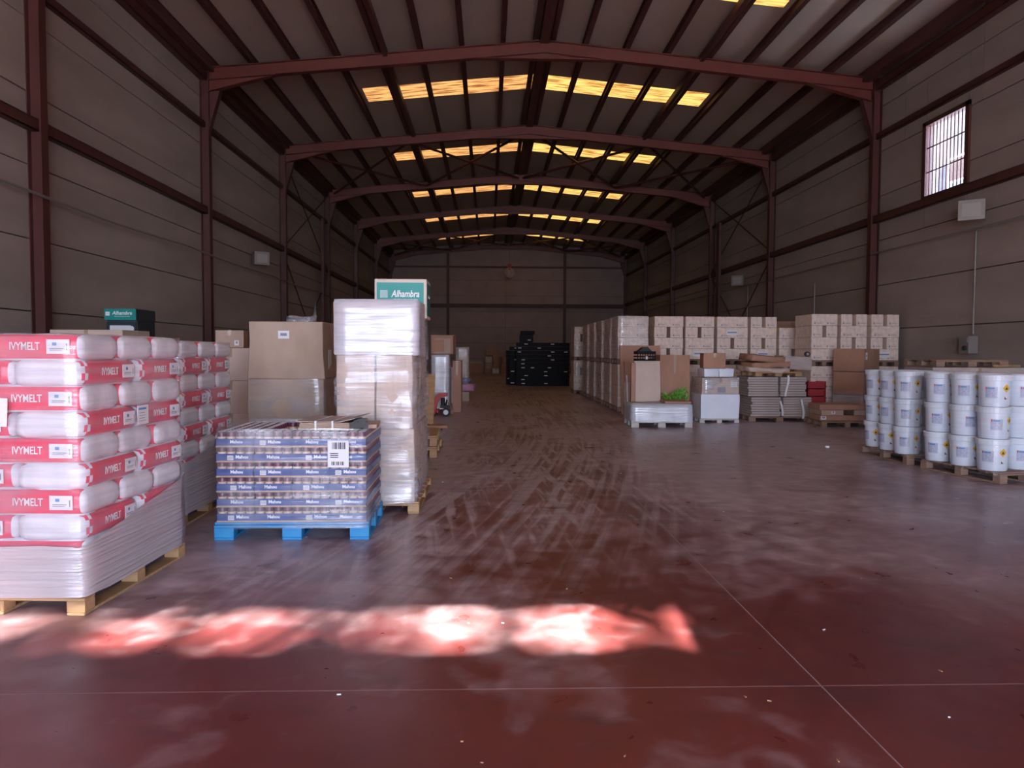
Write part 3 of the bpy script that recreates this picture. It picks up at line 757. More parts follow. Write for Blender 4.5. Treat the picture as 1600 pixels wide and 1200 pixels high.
# pallet label with barcodes
o = MB().box(-.078, .078, -.001, .001, -.10, .10, 0)
for i in range(9): o.box(-.045+i*.011, -.045+i*.011+(.004+.003*(i % 3)), -.002, -.001, .035, .085, 1); o.box(-.05+i*.011, -.05+i*.011+(.003+.003*((i+1) % 3)), -.002, -.001, -.085, -.058, 1)
for i in range(3): o.box(-.06, .0, -.002, -.001, .0-i*.014, .006-i*.014, 1)
o = o.build('pallet_label', [PAPER, INK], None, (-1.115, 5.545, .655), (0, 0, 0)); tag(o, 'white sheet with barcodes on the wrapped drinks pallet', 'paper label')
# bundle of flattened cartons strapped with white bands
t = empty('cardboard_bundle', (-1.22, 5.93, .818), R(-4)); tag(t, 'flattened brown cartons tied with white straps on the drink cans', 'cardboard')
for i in range(5): link('sheet', bevmesh(.42, .46, .009, .002, CARD), None, t, (random.uniform(-.006, .006), random.uniform(-.01, .01), i*.0105), random.uniform(-.02, .02))
mb = MB()
mb.prism([(-.24, .060), (-.05, .054), (.10, .056), (.22, .085), (.22, .090), (.10, .062), (-.05, .060), (-.24, .066)], -.22, .28); mb.build('loose_top_sheet', CARDG, t)
link('side_sheet', bevmesh(.10, .36, .03, .002, CARD), None, t, (.285, .07, .0), R(8))
for x in (-.08, .05): MB().box(x-.007, x+.007, -.24, -.236, -.002, .066).box(x-.007, x+.007, -.24, .24, .066, .068).build('strap', STRAP, t)
o = MB().box(-.07, .07, -.06, .06, 0, .045).prism([(-.05, .045), (.06, .045), (.03, .075), (-.03, .06)], -.05, .05).build('tool_pouch', RUBBER, None, (-1.0, 5.74, .832), R(15)); tag(o, 'small black object beside the flattened cartons on the drink cans', 'pouch')

# ------------------------------------------------------------------ tall wrapped load with the green carton on top
DC = Vector((-.985, 7.19, 0))
pallet(.76, 1.42, .10, WOODN, DC, 0, 'light wooden pallet under the tall wrapped cartons')
for (x, y, z, w, d, h, nm) in ((-.17, -.35, .10, .34, .68, .64, 'lower left front'), (.17, -.35, .10, .34, .68, .64, 'lower right front'), (-.17, .35, .10, .34, .68, .64, 'lower left rear'), (.17, .35, .10, .34, .68, .64, 'lower right rear'),
                              (-.17, -.35, .745, .33, .68, .64, 'upper left front'), (.165, -.35, .745, .32, .68, .64, 'upper right front'), (-.17, .35, .745, .33, .68, .64, 'upper left rear'), (.165, .35, .745, .32, .68, .64, 'upper right rear')):
    carton(w-.006, d-.006, h, CARDL, (DC.x+x, DC.y+y, z), 0, 'tall bulging pale carton, %s of the tall wrapped load' % nm, 'cartons in the tall wrapped load', soft=.018, seed=int(x*100+y*10+z*3), tape=False)
carton(.72, .70, .455, CARDL, (DC.x+.005, 7.005-.18+.02, 1.39), 0, 'wide carton wrapped in shiny film, on top of the tall load', None, soft=.008, tape=False)
carton(.62, .55, .34, CARDL, (DC.x+.02, 7.50, 1.39), 0, 'carton under the green printed carton on the tall load', None, soft=.01, tape=True)
film(.715, 1.43, .085, 1.385, (DC.x+.0, DC.y, 0), 0, FILMM, 'stretch film round the lower part of the tall carton load', cap=False, wob=.035, seed=31)
film(.75, .74, 1.385, 1.862, (DC.x+.005, 6.845, 0), 0, FILMS, 'shiny silvery stretch film round the top carton of the tall load', cap=True, wob=.006, seed=33)
film(.66, .60, 1.36, 1.76, (DC.x+.03, 7.52, 0), 0, FILMM, 'crumpled stretch film below the green printed carton', cap=False, wob=.05, seed=37)
g = carton(.50, .46, .38, CREAM, (-.85, 7.47, 1.733), 0, 'green printed carton with white lettering, topmost on the tall load', None, tape=False, name='beer_carton')
MB().box(-.228, .222, -.233, -.2305, .02, .345).build('green_print', GREEN, g)
MB().box(.2505, .2525, -.20, .20, .03, .345).build('side_print', GREEND, g)
text('Alhambra', .092, g, (.045, -.235, .235), FRONT, WHITEINK, bold=.002, shear=.25).scale = (.74, 1, 1)
text('CERVEZAS HECHAS SIN PRISA', .024, g, (.050, -.235, .178), FRONT, WHITEINK, bold=.0005).scale = (.74, 1, 1)
emb = MB()
for i in range(4):
    for j in range(4):
        emb.lathe([(.0085, 0), (.0085, .001), (.0045, .001), (.0045, 0)], 8, c=(-.028+i*.0187, -.028+j*.0187))
emb.build('tile_emblem', WHITEINK, g, (-.160, -.234, .236), (R(90), 0, 0))
text('Alhambra', .05, g, (.254, .0, .22), SIDE, WHITEINK)

# ------------------------------------------------------------------ pair of big cartons behind the drinks pallet
CC = Vector((-2.215, 8.75, 0))
pallet(.84, 1.1, .14, WOODO, CC, 0, 'worn pallet under the two big plain cartons')
def flared(w, d, h, fl_, m, seed):
    me = softmesh(w, d, h, .012, .010, 5, m, seed).copy()
    for v in me.vertices:
        k = 1+fl_*max(0, 1-v.co.z/(h*.55))**2; v.co.x *= k
    return me
o = link('carton', softmesh(.82, 1.08, .965, .012, .010, 5, CARD, 51), None, None, (CC.x, CC.y, .142)); tag(o, 'big plain carton on a pallet, lower of the two, film-wrapped', 'box', 'big plain cartons behind the cans')
o = link('carton', flared(.80, 1.04, .625, .06, CARD, 52), None, None, (CC.x, CC.y, 1.11)); tag(o, 'big plain carton with flared base and white label, upper of two', 'box', 'big plain cartons behind the cans')
MB().box(-.06, .06, -.002, .0, 0, .085).box(-.035, .035, -.003, -.002, .03, .06, 1).build('address_label', [PAPER, INKG], o, (-.02, -.535, .44))
MB().box(0, .002, -.08, .08, 0, .22).build('side_label', PAPER, o, (.418, -.25, .10))
film(.84, 1.11, .13, 1.12, CC, 0, FILM, 'clear stretch film round the lower big plain carton', cap=False, wob=.012, seed=41)
o = link('crumpled_film', softmesh(.28, .2, .06, .03, .06, 6, FILMM, 61), None, None, (-2.10, 8.45, 1.738)); tag(o, 'crumpled clear plastic lying on the upper big carton', 'plastic film')
# pale cartons behind the second sack pallet
pallet(.9, 1.1, .14, WOODO, (-3.45, 10.6, 0), 0, 'worn pallet under the pale cartons behind the second sacks')
for i in range(3): carton(.86, 1.05, .435, CARDL, (-3.45, 10.6, .142+i*.437), 0, 'wide pale carton behind the second sack pallet, %s of three' % ('lowest', 'middle', 'highest')[i], 'pale cartons behind the sacks', soft=.008, seed=i)
carton(.36, .55, .235, CARD, (-3.55, 10.45, 1.455), R(12), 'small tan carton lying on the pale cartons behind the second sacks', sheet=(.06, .12, .03, .10))
for i in range(4): carton(.95, .8, .42, CARDL, (-5.35, 10.5, i*.422+.0), 0, 'tan carton in a stack behind the nearest sacks, %s of four' % ('lowest', 'second', 'third', 'topmost')[i], 'tan carton stack by the cooler')
# drinks cooler
t = empty('drinks_cooler', (-5.575, 11.85, 0)); tag(t, 'black drinks cooler with a lit-style green header, by the left wall', 'fridge')
t['label'] = 'black drinks cooler with a green header by the left wall'
MB().box(-.225, .225, -.30, .30, .08, 1.87).build('cabinet', FRIDGE, t)
MB().box(-.235, .235, -.35, .30, 1.87, 2.04).box(-.235, .235, -.36, -.35, 1.87, 2.04, 1).build('header', [FRIDGE, GREEN], t)
MB().box(-.22, .22, -.33, -.30, .30, 1.84).build('door', GLASSD, t)
MB().box(-.17, .14, -.334, -.33, 1.70, 1.79).build('price_strip', PAPER, t)
MB().lathe([(.0001, 0), (.045, 0), (.045, .004), (.0001, .004)], 16).build('round_sticker', PAPER, t, (.15, -.335, 1.74), (R(90), 0, 0))
for x in (-.2, .2): MB().box(x-.02, x+.02, -.28, .28, 0, .08).build('foot', RUBBER, t)
text('Alhambra', .075, t, (.03, -.362, 1.975), FRONT, WHITEINK, bold=.002, shear=.25)
text('CERVEZAS HECHAS SIN PRISA', .018, t, (.03, -.362, 1.925), FRONT, WHITEINK)
MB().box(-.03, .03, -.001, 0, -.03, .03).build('emblem', WHITEINK, t, (-.185, -.362, 1.965))

# ------------------------------------------------------------------ things along the aisle behind the tall load
pallet(.7, 1.1, .14, WOODN, (-1.04, 10.5, 0), 0, 'empty light pallet on the floor behind the tall load, lower', 'empty pallets by the aisle')
pallet(.7, 1.1, .14, WOODN, (-1.06, 10.52, .146), R(2), 'empty light pallet stacked on another behind the tall load', 'empty pallets by the aisle')
o = MB().prism([(12.4, 0), (12.43, 0), (13.05, 1.02), (13.02, 1.02)], -1.35, -.93, 'x').build('plywood_board', WOODN, None); tag(o, 'light plywood board leaning behind the tall wrapped load', 'board')
o2 = bpy.data.objects
t = empty('dolly', (-.93, 11.95, 0), R(6)); tag(t, 'low wooden dolly with a grey caster at the aisle edge', 'dolly')
MB().box(-.3, .14, -.16, .3, .15, .18).build('deck', WOODO, t)
for x, y in ((.08, -.1), (-.24, -.1), (.08, .24), (-.24, .24)):
    MB().tube((-.022, 0, .055), (.022, 0, .055), .055, 14).build('wheel', GREYM, t, (x, y, 0)); MB().box(-.035, .035, -.03, .03, .10, .15).box(-.035, -.028, -.03, .03, .05, .12).box(.028, .035, -.03, .03, .05, .12).build('caster_fork', GREYM, t, (x, y, 0))
o = link('carton_scrap', softmesh(.34, .3, .05, .02, .05, 5, CARDB, 66), None, None, (-.86, 12.05, .182), R(20)); tag(o, 'torn brown cardboard lying on the low dolly', 'cardboard')
# hand pallet truck
t = empty('pallet_truck', (-1.0, 16.3, 0), R(0)); tag(t, 'red hand pallet truck parked beside the silver-wrapped stack', 'pallet truck')
MB().prism([(-.26, .05), (-.16, .05), (-.12, .30), (-.02, .42), (.10, .44), (.10, .50), (-.10, .50), (-.20, .36)], -.10, .14).build('chassis', REDPAINT, t)
for x in (-.24, -.02): MB().box(x, x+.13, .2, 1.2, .06, .12).build('fork', REDPAINT, t)
MB().tube((.0, .02, .24), (.0, .02, .40), .045, 10).tube((.05, .0, .2), (.09, 0, .36), .02, 6).box(-.06, .16, -.04, .05, .18, .24).build('pump', RUBBER, t)
for y in (-.06, .08): MB().tube((-.0, y-.025, .0), (-.0, y+.025, 0), .088, 18).tube((0, y-.028, 0), (0, y+.028, 0), .055, 14, 1).build('wheel', [RUBBER, GREYM], t, (.07, 0, .09))
MB().tube((.12, .02, .30), (.2, .02, .12), .02, 6).box(.17, .24, -.03, .07, .05, .16).build('release_lever', WOODO, t)
# silver wrapped stack with brown cartons on top
pallet(.42, .8, .12, WOODO, (-1.105, 17.3, 0), 0, 'pallet under the silver-wrapped stack beside the pallet truck')
for i in range(3): carton(.38, .76, .40, CARDL, (-1.105, 17.3, .123+i*.402), 0, 'silver-wrapped carton beside the pallet truck, %s of three' % ('lowest', 'middle', 'highest')[i], 'cartons in the silver stack')
film(.42, .80, .10, 1.345, (-1.105, 17.3, 0), 0, FILMS, 'silvery crinkled stretch film round the stack beside the pallet truck', wob=.012, seed=71)
o = carton(.50, .7, .42, CARDB, (-1.04, 17.3, 1.352), R(-3), 'open brown carton on top of the silver-wrapped stack', None, tape=False)
MB().box(-.19, .19, -.357, -.351, .02, .36).box(-.20, .05, -.36, -.352, .05, .33, 1).build('folded_flap', [CARD, CARDB], o); MB().box(-.27, .27, -.36, .0, .42, .43).build('lid_flap', CARD, o)
carton(.20, .8, 1.2, CARDB, (-.74, 17.8, 0), 0, 'narrow dark carton standing between silver stack and white panel', None)
o = link('foam_panel', bevmesh(.15, .06, .98, .004, PAPER), None, None, (-.95, 20.42, 0), R(5)); tag(o, 'tall narrow white panel standing at the aisle edge', 'panel')
carton(.28, .45, .27, CARD, (-.69, 21.4, 0), 0, 'small brown carton on the floor under the pink bag', None)
o = link('plastic_bag', softmesh(.42, .4, .20, .05, .09, 6, PINK, 81), None, None, (-.66, 21.45, .285), R(10)); tag(o, 'pink plastic bag lying on the small brown carton', 'bag')
o = link('plastic_bag', softmesh(.28, .3, .12, .04, .07, 6, LILAC, 83), None, None, (-.72, 21.55, .52), R(-10)); tag(o, 'lilac blue bag on top of the pink bag', 'bag')
for i in range(3): carton(.42, .6, .48, CARD, (-.85, 24.3, .10+i*.482), 0, 'film-wrapped brown carton behind the pink bag, %s of three' % ('lowest', 'middle', 'highest')[i], 'wrapped cartons behind the pink bag')
pallet(.44, .62, .098, WOODO, (-.85, 24.3, 0), 0, 'pallet under the wrapped cartons behind the pink bag')
film(.45, .63, .1, 1.56, (-.85, 24.3, 0), 0, FILM, 'stretch film round the brown cartons behind the pink bag', wob=.012, seed=85)
# things by the back wall
o = link('cardboard_sheet', bevmesh(1.05, .05, .63, .004, CARDB), None, None, (-.88, 48.6, 0)); tag(o, 'brown cardboard sheet standing against the back wall', 'cardboard')
o = link('cardboard_sheet', bevmesh(1.0, .35, .76, .004, CARD), None, None, (-.88, 49.0, 0)); tag(o, 'flat pale carton lying behind the brown sheet at the back wall', 'box')
for (x, z, w, h, m, s) in ((-.05, 0, .42, .30, CARDB, 'lower left brown carton'), (.43, 0, .44, .32, CARDW, 'pale lower right carton'), (.0, .302, .46, .42, CARD, 'middle left tan carton'), (.46, .322, .40, .46, CARDB, 'middle right brown carton'), (-.02, .724, .44, .36, CARDL, 'pale upper left carton'), (.44, .784, .40, .36, CARDB, 'reddish upper right carton'), (.22, 1.146, .8, .56, CARDB, 'big dark carton on top')):
    carton(w, .5, h, m, (x+.02, 48.55, z), 0, s+' in the heap against the back wall', 'heap against the back wall')
for i in range(4): tag(MB().box(-.035, .035, -.05, .05, 0, .22).build('paper_roll', PAPER, None, (.30+i*.10, 48.2, 0)), 'white slab before the back wall heap, %s from the left of four' % NTH[i], 'slab', 'white slabs before the back heap')
carton(.62, .5, .6, CARDB, (1.12, 48.5, 0), 0, 'reddish carton between the back wall heap and black crates, lower'); carton(.5, .45, .45, CARDB, (1.10, 48.5, .602), R(5), 'reddish carton between the back wall heap and black crates, upper')

# ------------------------------------------------------------------ black crates
def crate_mesh(w, d, h):
    mb = MB(); t = .012
    mb.box(-w/2, w/2, -d/2, d/2, 0, t)
    for z0, z1 in ((.0, .035), (.06, .085), (h-.05, h-.008)):
        mb.box(-w/2, w/2, -d/2, -d/2+t, z0, z1).box(-w/2, w/2, d/2-t, d/2, z0, z1).box(-w/2, -w/2+t, -d/2, d/2, z0, z1).box(w/2-t, w/2, -d/2, d/2, z0, z1)
    for i in range(7):
        x = -w/2+w*i/6
        mb.box(x-.012, x+.012, -d/2+.002, -d/2+t, 0, h-.01)
    for sx in (-1, 1):
        for sy in (-1, 1): mb.box(sx*(w/2-.012)-.012, sx*(w/2-.012)+.012, sy*(d/2-.012)-.012, sy*(d/2-.012)+.012, 0, h-.004)
    mb.box(-w/2+.02, w/2-.02, -d/2+.03, d/2-.03, .01, h-.03)
    return mb.mesh('crate', BLACKP)
CM = crate_mesh(.54, .40, .163)
TAG = MB().box(-.07, .07, -.003, 0, -.018, .018).mesh('paper_tag', [PAPER])
def crate(x, y, z, label, tg, rz=0):
    o = link('crate', CM, None, None, (x, y, z), rz); tag(o, label, 'crate', 'black plastic crates')
    if tg: link('paper_tag', TAG, None, o, (random.choice((-.15, 0, .12)), -.203, .10))
for c in range(4):
    for k in range(11):
        crate(1.42+c*.547+random.uniform(-.01, .01), 31.0+random.uniform(-.02, .02), k*.163, 'black plastic crate, front row, column %s from left, %s layer up' % (NTH[c], ORD[k]), (c in (0, 1, 2) and (k*7+c*3) % 4 != 1 and c != 1) or (k*c) % 5 == 4)
for k in range(10): crate(1.15, 31.55, k*.163, 'black plastic crate in the column behind the front left, %s layer up' % ORD[k], k % 3 == 0)
for k in range(9): crate(1.02, 32.1, k*.163, 'black plastic crate in the rearmost left column, %s layer up' % ORD[k], k % 3 == 1)
for k in range(2): crate(1.55, 31.0, (11+k)*.163, 'black plastic crate in the turret on top, %s of two' % ('lower', 'upper')[k], k == 0)
crate(1.60, 31.02, 13*.163-.0, 'black plastic crate crowning the turret of crates', False, R(4))

# ------------------------------------------------------------------ right: double-height carton rows
ROWH = .252
def tier(x0, x1, y, d, z, rows, where, tierN, first_kind=None, film_on=False):
    cx, w = (x0+x1)/2, x1-x0
    pallet(w, d, .12, WOODO, (cx, y+d/2, z), 0, 'worn pallet under the %s tier, %s' % (tierN, where), 'pallets under the stacked cartons')
    for r, kd in enumerate(rows):
        zz = z+.123+r*ROWH; nm = ('lowest', 'second', 'third', 'top')[r]
        g = 'cartons in the double-height rows'
        if kd == 'B':
            carton(w-.02, d-.02, ROWH-.004, CARDW, (cx+random.uniform(-.008, .008), y+d/2, zz), 0, 'pale wide carton, %s row, %s tier, %s' % (nm, tierN, where), g, mark=True, tape=False)
        elif kd == 'L':
            carton(w-.02, d-.02, ROWH-.004, CARDW, (cx, y+d/2, zz), 0, 'pale wide labelled carton, %s row, %s tier, %s' % (nm, tierN, where), g, mark=True, tape=False, sheet=(-.14, .12, .06, .19))
        elif kd == 'A':
            gp = .085; ww = (w-.02-gp)/2
            for s in (-1, 1): carton(ww, d-.03, ROWH-.004, CARDW, (cx+s*(ww+gp)/2, y+d/2, zz), 0, 'narrow carton, %s of gapped pair, %s row, %s tier, %s' % (('left', 'right')[s > 0], nm, tierN, where), g, mark=True, tape=False)
cols = [(3.03, 3.77, 17.5, 'ABBB'[::1], 'leftmost column'), (3.89, 4.59, 17.5, 'ABAB', 'second column'), (4.63, 5.33, 17.5, 'LBAB', 'third column'),
        (5.39, 6.14, 17.5, 'BALB', 'fourth column'), (6.19, 6.83, 17.5, 'LABA', 'fifth column'), (6.88, 7.58, 17.5, None, 'sixth column'),
        (7.04, 7.63, 16.1, 'BBAB', 'seventh column'), (7.69, 8.29, 16.1, 'BABA', 'eighth column'), (8.36, 9.0, 16.1, 'LABA', 'rightmost column')]
for x0, x1, y, rows, nm in cols:
    w_ = nm+' of the carton wall'
    if rows is None:
        tier(x0, x1, y, .8, 0, 'BBBB', w_, 'lower'); tier(x0, x1, y, .8, 1.135, 'ABB', w_, 'upper'); continue
    tier(x0, x1, y, .9, 0, 'BBBB', w_, 'lower'); tier(x0, x1, y, .9, 1.135, rows, w_, 'upper')
film(.76, .93, 1.24, 2.275, (3.40, 17.95, 0), 0, FILM, 'clear stretch film round the upper leftmost cartons of the wall', wob=.012, seed=101)
for i, (x0, x1, y, d) in enumerate(((3.05, 3.72, 18.75, 1.0), (3.05, 3.72, 20.15, 1.0), (3.05, 3.72, 21.6, 1.0), (3.05, 3.72, 23.1, 1.1), (2.88, 3.40, 25.2, .9))):
    w_ = '%s wrapped aisle-side stack' % NTH[i]
    for z, tn in ((0, 'lower'), (1.135, 'upper')):
        tier(x0, x1, y, d, z, 'BABB' if i % 2 else 'BBAB', w_, tn)
        film(x1-x0+.01, d+.01, z+.11, z+1.125, ((x0+x1)/2, y+d/2, 0), 0, FILMM if i % 2 else FILM, 'clear stretch film round the %s cartons of the %s' % (tn, w_), wob=.014, seed=110+i*3+z)
for k in range(4): carton(.8, .7, .555, CARDB, (7.75, 19.4, k*.557), 0, 'plain brown carton in the stack behind the carton wall, %s of four' % ('lowest', 'second', 'third', 'topmost')[k], 'brown stack behind the wall')

# ------------------------------------------------------------------ right: loose boards, silver pallet, plant
def leaning(name, x0, x1, y, z1, lean, th, m, label, cat='cardboard', z0=0, rz=0):
    o = MB().prism([(0, 0), (th, 0), (th+lean, z1-z0), (lean, z1-z0)], x0-(x0+x1)/2, x1-(x0+x1)/2, 'x').build(name, m, None, ((x0+x1)/2, y, z0), rz)
    tag(o, label, cat, 'cardboard leaning by the carton wall'); return o
leaning('cardboard_sheet', 3.02, 3.95, 16.85, 1.57, .25, .05, CARDB, 'tall reddish brown cardboard sheet leaning on the carton wall')
leaning('cardboard_sheet', 3.05, 3.40, 16.55, 1.22, .15, .04, CARDB, 'narrow brown cardboard sheet in front of the tall reddish one')
leaning('cardboard_sheet', 2.98, 3.12, 16.3, .75, .05, .03, CARD, 'low cardboard strip standing at the left end of the boards')
leaning('cardboard_sheet', 3.42, 3.60, 16.2, 1.20, .12, .04, CARDB, 'dark narrow cardboard sheet behind the upright flat carton')
o = MB().tube((2.83, 14.95, 0), (2.80, 15.05, .95), .015, 8).build('metal_rod', GREYM); tag(o, 'thin grey metal rod standing beside the flat carton', 'rod')
o = leaning('flat_carton', 2.94, 3.46, 14.85, 1.24, .12, .07, CARDL, 'pale upright flat carton with the black crate on top', 'box')
link('side_fold', bevmesh(.09, .05, 1.20, .003, CARDB), None, o, (-.30, .02, 0), R(0))
big = carton(.62, .7, 1.36, CARDB, (3.86, 15.7, 0), 0, 'big dark brown carton behind the green leaves', None)
MB().box(-.31, .31, -.356, -.351, .0, .90).build('front_sheet', CARDB, big)
t = empty('crate', (3.15, 14.99, 1.245), R(6)); tag(t, 'black ribbed plastic crate on top of the pale flat carton', 'crate')
mb = MB().box(-.19, .19, -.13, .13, 0, .014)
for z0, z1 in ((0, .04), (.07, .10), (.13, .19)): mb.box(-.19, .19, -.13, -.12, z0, z1).box(-.19, .19, .12, .13, z0, z1).box(-.19, -.18, -.13, .13, z0, z1).box(.18, .19, -.13, .13, z0, z1)
for i in range(8): mb.box(-.19+i*.0515, -.175+i*.0515, -.13, -.12, 0, .19)
mb.build('crate_body', BLACKP, t); MB().prism([(-.15, .19), (-.05, .27), (.03, .28), (.12, .19)], -.1, .1).build('black_lining', RUBBER, t); MB().box(-.02, .02, -.134, -.13, .03, .09).build('tag', PAPER, t)
# silver wrapped low pallet
pallet(1.16, .8, .125, WOODW, (3.265, 14.30, 0), R(0), 'whitewashed pallet under the low silver-wrapped load')
for i in range(3): carton(1.10, .76, .095, CARDL, (3.265, 14.30, .128+i*.097), 0, 'flat carton inside the low silver-wrapped load, %s of three' % ('lowest', 'middle', 'highest')[i], 'flat cartons in the silver load', tape=False)
film(1.17, .81, .11, .432, (3.265, 14.30, 0), 0, FILMS, 'bright silvery film round the low load in front of the boards', wob=.014, seed=121)
o = link('cardboard_sheet', softmesh(.5, .5, .04, .01, .02, 4, CARDB, 91), None, None, (3.62, 14.35, .440)); tag(o, 'loose brown cardboard lying on the low silver-wrapped load', 'cardboard')
# bunch of green leaves
def leaves(name, c, n, rx, ry, rz_, size, label, seed):
    rnd = random.Random(seed); t = empty(name, c); tag(t, label, 'plant')
    me = MB().quad([(0, 0, 0), (size*.18, size*.35, size*.05), (0, size, 0)]).quad([(0, 0, 0), (0, size, 0), (-size*.18, size*.35, size*.05)]).mesh('leaf', LEAF)
    for i in range(n):
        p = Vector((rnd.uniform(-rx, rx), rnd.uniform(-ry, ry), rnd.uniform(0, rz_)))
        if p.x < 0: p.z *= .55
        o = link('leaf', me, None, t, p, (rnd.uniform(-.4, 1.1), rnd.uniform(-.6, .6), rnd.uniform(0, 6.28)))
    MB().box(-rx*.8, rx*.8, -ry*.6, ry*.6, -.44, .0).build('carton_under_leaves', CARDB, t)
    return t
leaves('green_foliage', (3.80, 14.98, .40), 240, .23, .14, .26, .12, 'bright green leafy bunch behind the low silver load', 5)
# white load with wrapped carton
pallet(.80, .8, .085, WOODW, (4.64, 15.2, 0), 0, 'pale pallet under the white boxed load')
o = link('white_box', softmesh(.78, .78, .49, .006, .010, 5, WHITEC, 95), None, None, (4.65, 15.2, .088)); tag(o, 'big bluish white carton on the pallet right of the silver load', 'box', None)
wc = carton(.75, .72, .32, CARDL, (4.66, 15.2, .582), 0, 'film-wrapped carton with labels on the big white carton', None, sheet=(-.32, -.18, .12, .28), tape=True, soft=.006)
MB().box(.2, .34, -.372, -.368, .14, .27).box(-.06, .10, -.372, -.368, .03, .14, 1).build('second_label', [PAPER, INKG], wc)
film(.78, .76, .56, .92, (4.66, 15.2, 0), 0, FILMM, 'stretch film round the labelled carton on the big white carton', wob=.012, seed=131)
for s in (-1, 1):
    o = link('white_pack', softmesh(.295, .5, .165, .012, .014, 4, WHITEC, 97+s), None, None, (4.66+s*.152, 15.2, .925)); tag(o, '%s soft white pack under the brown carton' % ('left', 'right')[s > 0], 'pack', 'soft white packs')
carton(.44, .5, .31, CARDB, (4.60, 15.2, 1.094), R(-8), 'plain brown carton on top of the soft white packs')
# bundles of flat cardboard on a pallet
pallet(1.28, .9, .10, WOODO, (6.02, 15.6, 0), R(-2), 'dark pallet under the greyish flat cardboard bundles')
def bundle(cx, w, z, h, d, label, seed, y=15.58):
    t = empty('cardboard_bundle', (cx, y, z), R(random.uniform(-3, 3))); tag(t, label, 'cardboard', 'greyish flat cardboard bundles')
    n = int(h/.045)
    for i in range(n):
        link('sheet', bevmesh(round(w*(1-.02*(i % 3)), 3), d, round(h/n-.004, 4), .002, CARDG), None, t, (random.uniform(-.012, .012), random.uniform(-.012, .012), i*h/n), random.uniform(-.015, .015))
    return t
bundle(5.72, .62, .103, .40, .8, 'lower left bundle of greyish flat cardboard', 1); bundle(6.36, .60, .103, .40, .8, 'lower right bundle of greyish flat cardboard', 2)
bundle(5.66, .63, .52, .40, .78, 'upper left bundle of greyish flat cardboard', 3); bundle(6.27, .56, .52, .40, .78, 'upper right bundle of greyish flat cardboard', 4)
pallet(1.0, .75, .10, WOODN, (5.95, 15.55, .925), R(4), 'small pale pallet lying on the greyish cardboard bundles')
for i, (cx, w, h, z, m, tl) in enumerate(((5.78, .92, .09, 1.03, CARDL, 2), (5.80, .80, .11, 1.125, CARDB, -3), (5.74, .66, .12, 1.24, CARDB, 5))):
    o = link('cardboard_sheet', softmesh(w, .7, h, .03, .07, 6, m, 200+i), None, None, (cx, 15.55, z), (R(3), R(tl), R(5-3*i)))
    tag(o, '%s sagging pile of brown cardboard in the loose heap on the small pallet' % ('lowest', 'middle', 'topmost')[i], 'cardboard', 'loose heap on the small pallet')
o = link('carton', softmesh(.60, .62, .27, .03, .08, 6, CARDG, 211), None, None, (6.42, 15.55, 1.07), (0, R(4), R(-6))); tag(o, 'crumpled greyish cardboard right of the loose sheet heap', 'cardboard')
for x, z0, z1, s in ((6.13, .52, .95, 'on the upper bundles'), (6.02, .12, .42, 'on the lower left bundle'), (6.46, .06, .46, 'hanging from the lower right bundle')):
    mb = MB(); n = 8
    for i in range(n):
        a = z0+(z1-z0)*i/n; b = z0+(z1-z0)*(i+1)/n; xx = lambda t: x+.03*math.sin(t*9)
        mb.prism([(xx(a)-.02, a), (xx(a)+.02, a), (xx(b)+.02, b), (xx(b)-.02, b)], 15.125, 15.14)
    tag(mb.build('plastic_strap', STRAP), 'loose white plastic strap '+s, 'strap', 'loose white straps')
for k in range(5):
    o = link('crate', CM, None, None, (6.98, 16.0-.08, k*.163+.0), R(90)); o = o
    o.data = CM; tag(o, 'dark red plastic crate beside the tall brown cartons, %s of the column' % ORD[k], 'crate', 'red crates'); 
    o.material_slots[0].link = 'OBJECT'; o.material_slots[0].material = REDC
o = MB().tube((0, -.03, .055), (0, .03, .055), .055, 16).tube((0, -.035, .055), (0, .035, .055), .03, 12, 1).build('caster_wheel', [RUBBER, GREYM], None, (6.74, 15.6, 1.335)); tag(o, 'small black wheel on the greyish cardboard', 'wheel')
# tall brown cartons turned corner-on
TC = Vector((7.86, 15.72, 0)); TR = R(38)
pallet(.74, .74, .08, WOODN, TC, TR, 'light pallet under the tall brown cartons')
for i, (z, h, m) in enumerate(((.083, .45, CARDG), (.535, .49, CARDB), (1.03, .48, CARDB))):
    carton(.70, .66, h-.004, m, (TC.x, TC.y, z), TR, 'plain brown carton turned corner-on, %s of the stack of three' % ('lowest', 'middle', 'top')[i], 'tall brown cartons', tape=True, soft=.004, sheet=(-.30, -.22, .25, .40) if i == 2 else None)
film(.73, .69, .08, .60, TC, TR, FILM, 'clear stretch film round the lowest corner-on brown carton', cap=False, wob=.012, seed=141)
# low pallet of long flat cartons
pallet(.98, .8, .12, WOODO, (6.86, 14.35, 0), R(-3), 'dark pallet under the long flat cartons by the pails')
carton(.95, .6, .10, CARDB, (6.84, 14.33, .123), R(-3), 'lowest long flat carton left of the pails', 'long flat cartons', tape=False, sheet=(-.46, -.36, .02, .08))
carton(.42, .6, .10, CARD, (6.58, 14.30, .225), R(-3), 'short flat carton in the middle layer, left one', 'long flat cartons', tape=False, sheet=(-.02, .05, .03, .08))
carton(.34, .6, .10, CARD, (7.16, 14.28, .225), R(-3), 'short flat carton in the middle layer, right one', 'long flat cartons', tape=False)
carton(1.02, .6, .10, CARDB, (6.86, 14.32, .327), R(-3), 'topmost long flat carton left of the pails', 'long flat cartons', tape=False)

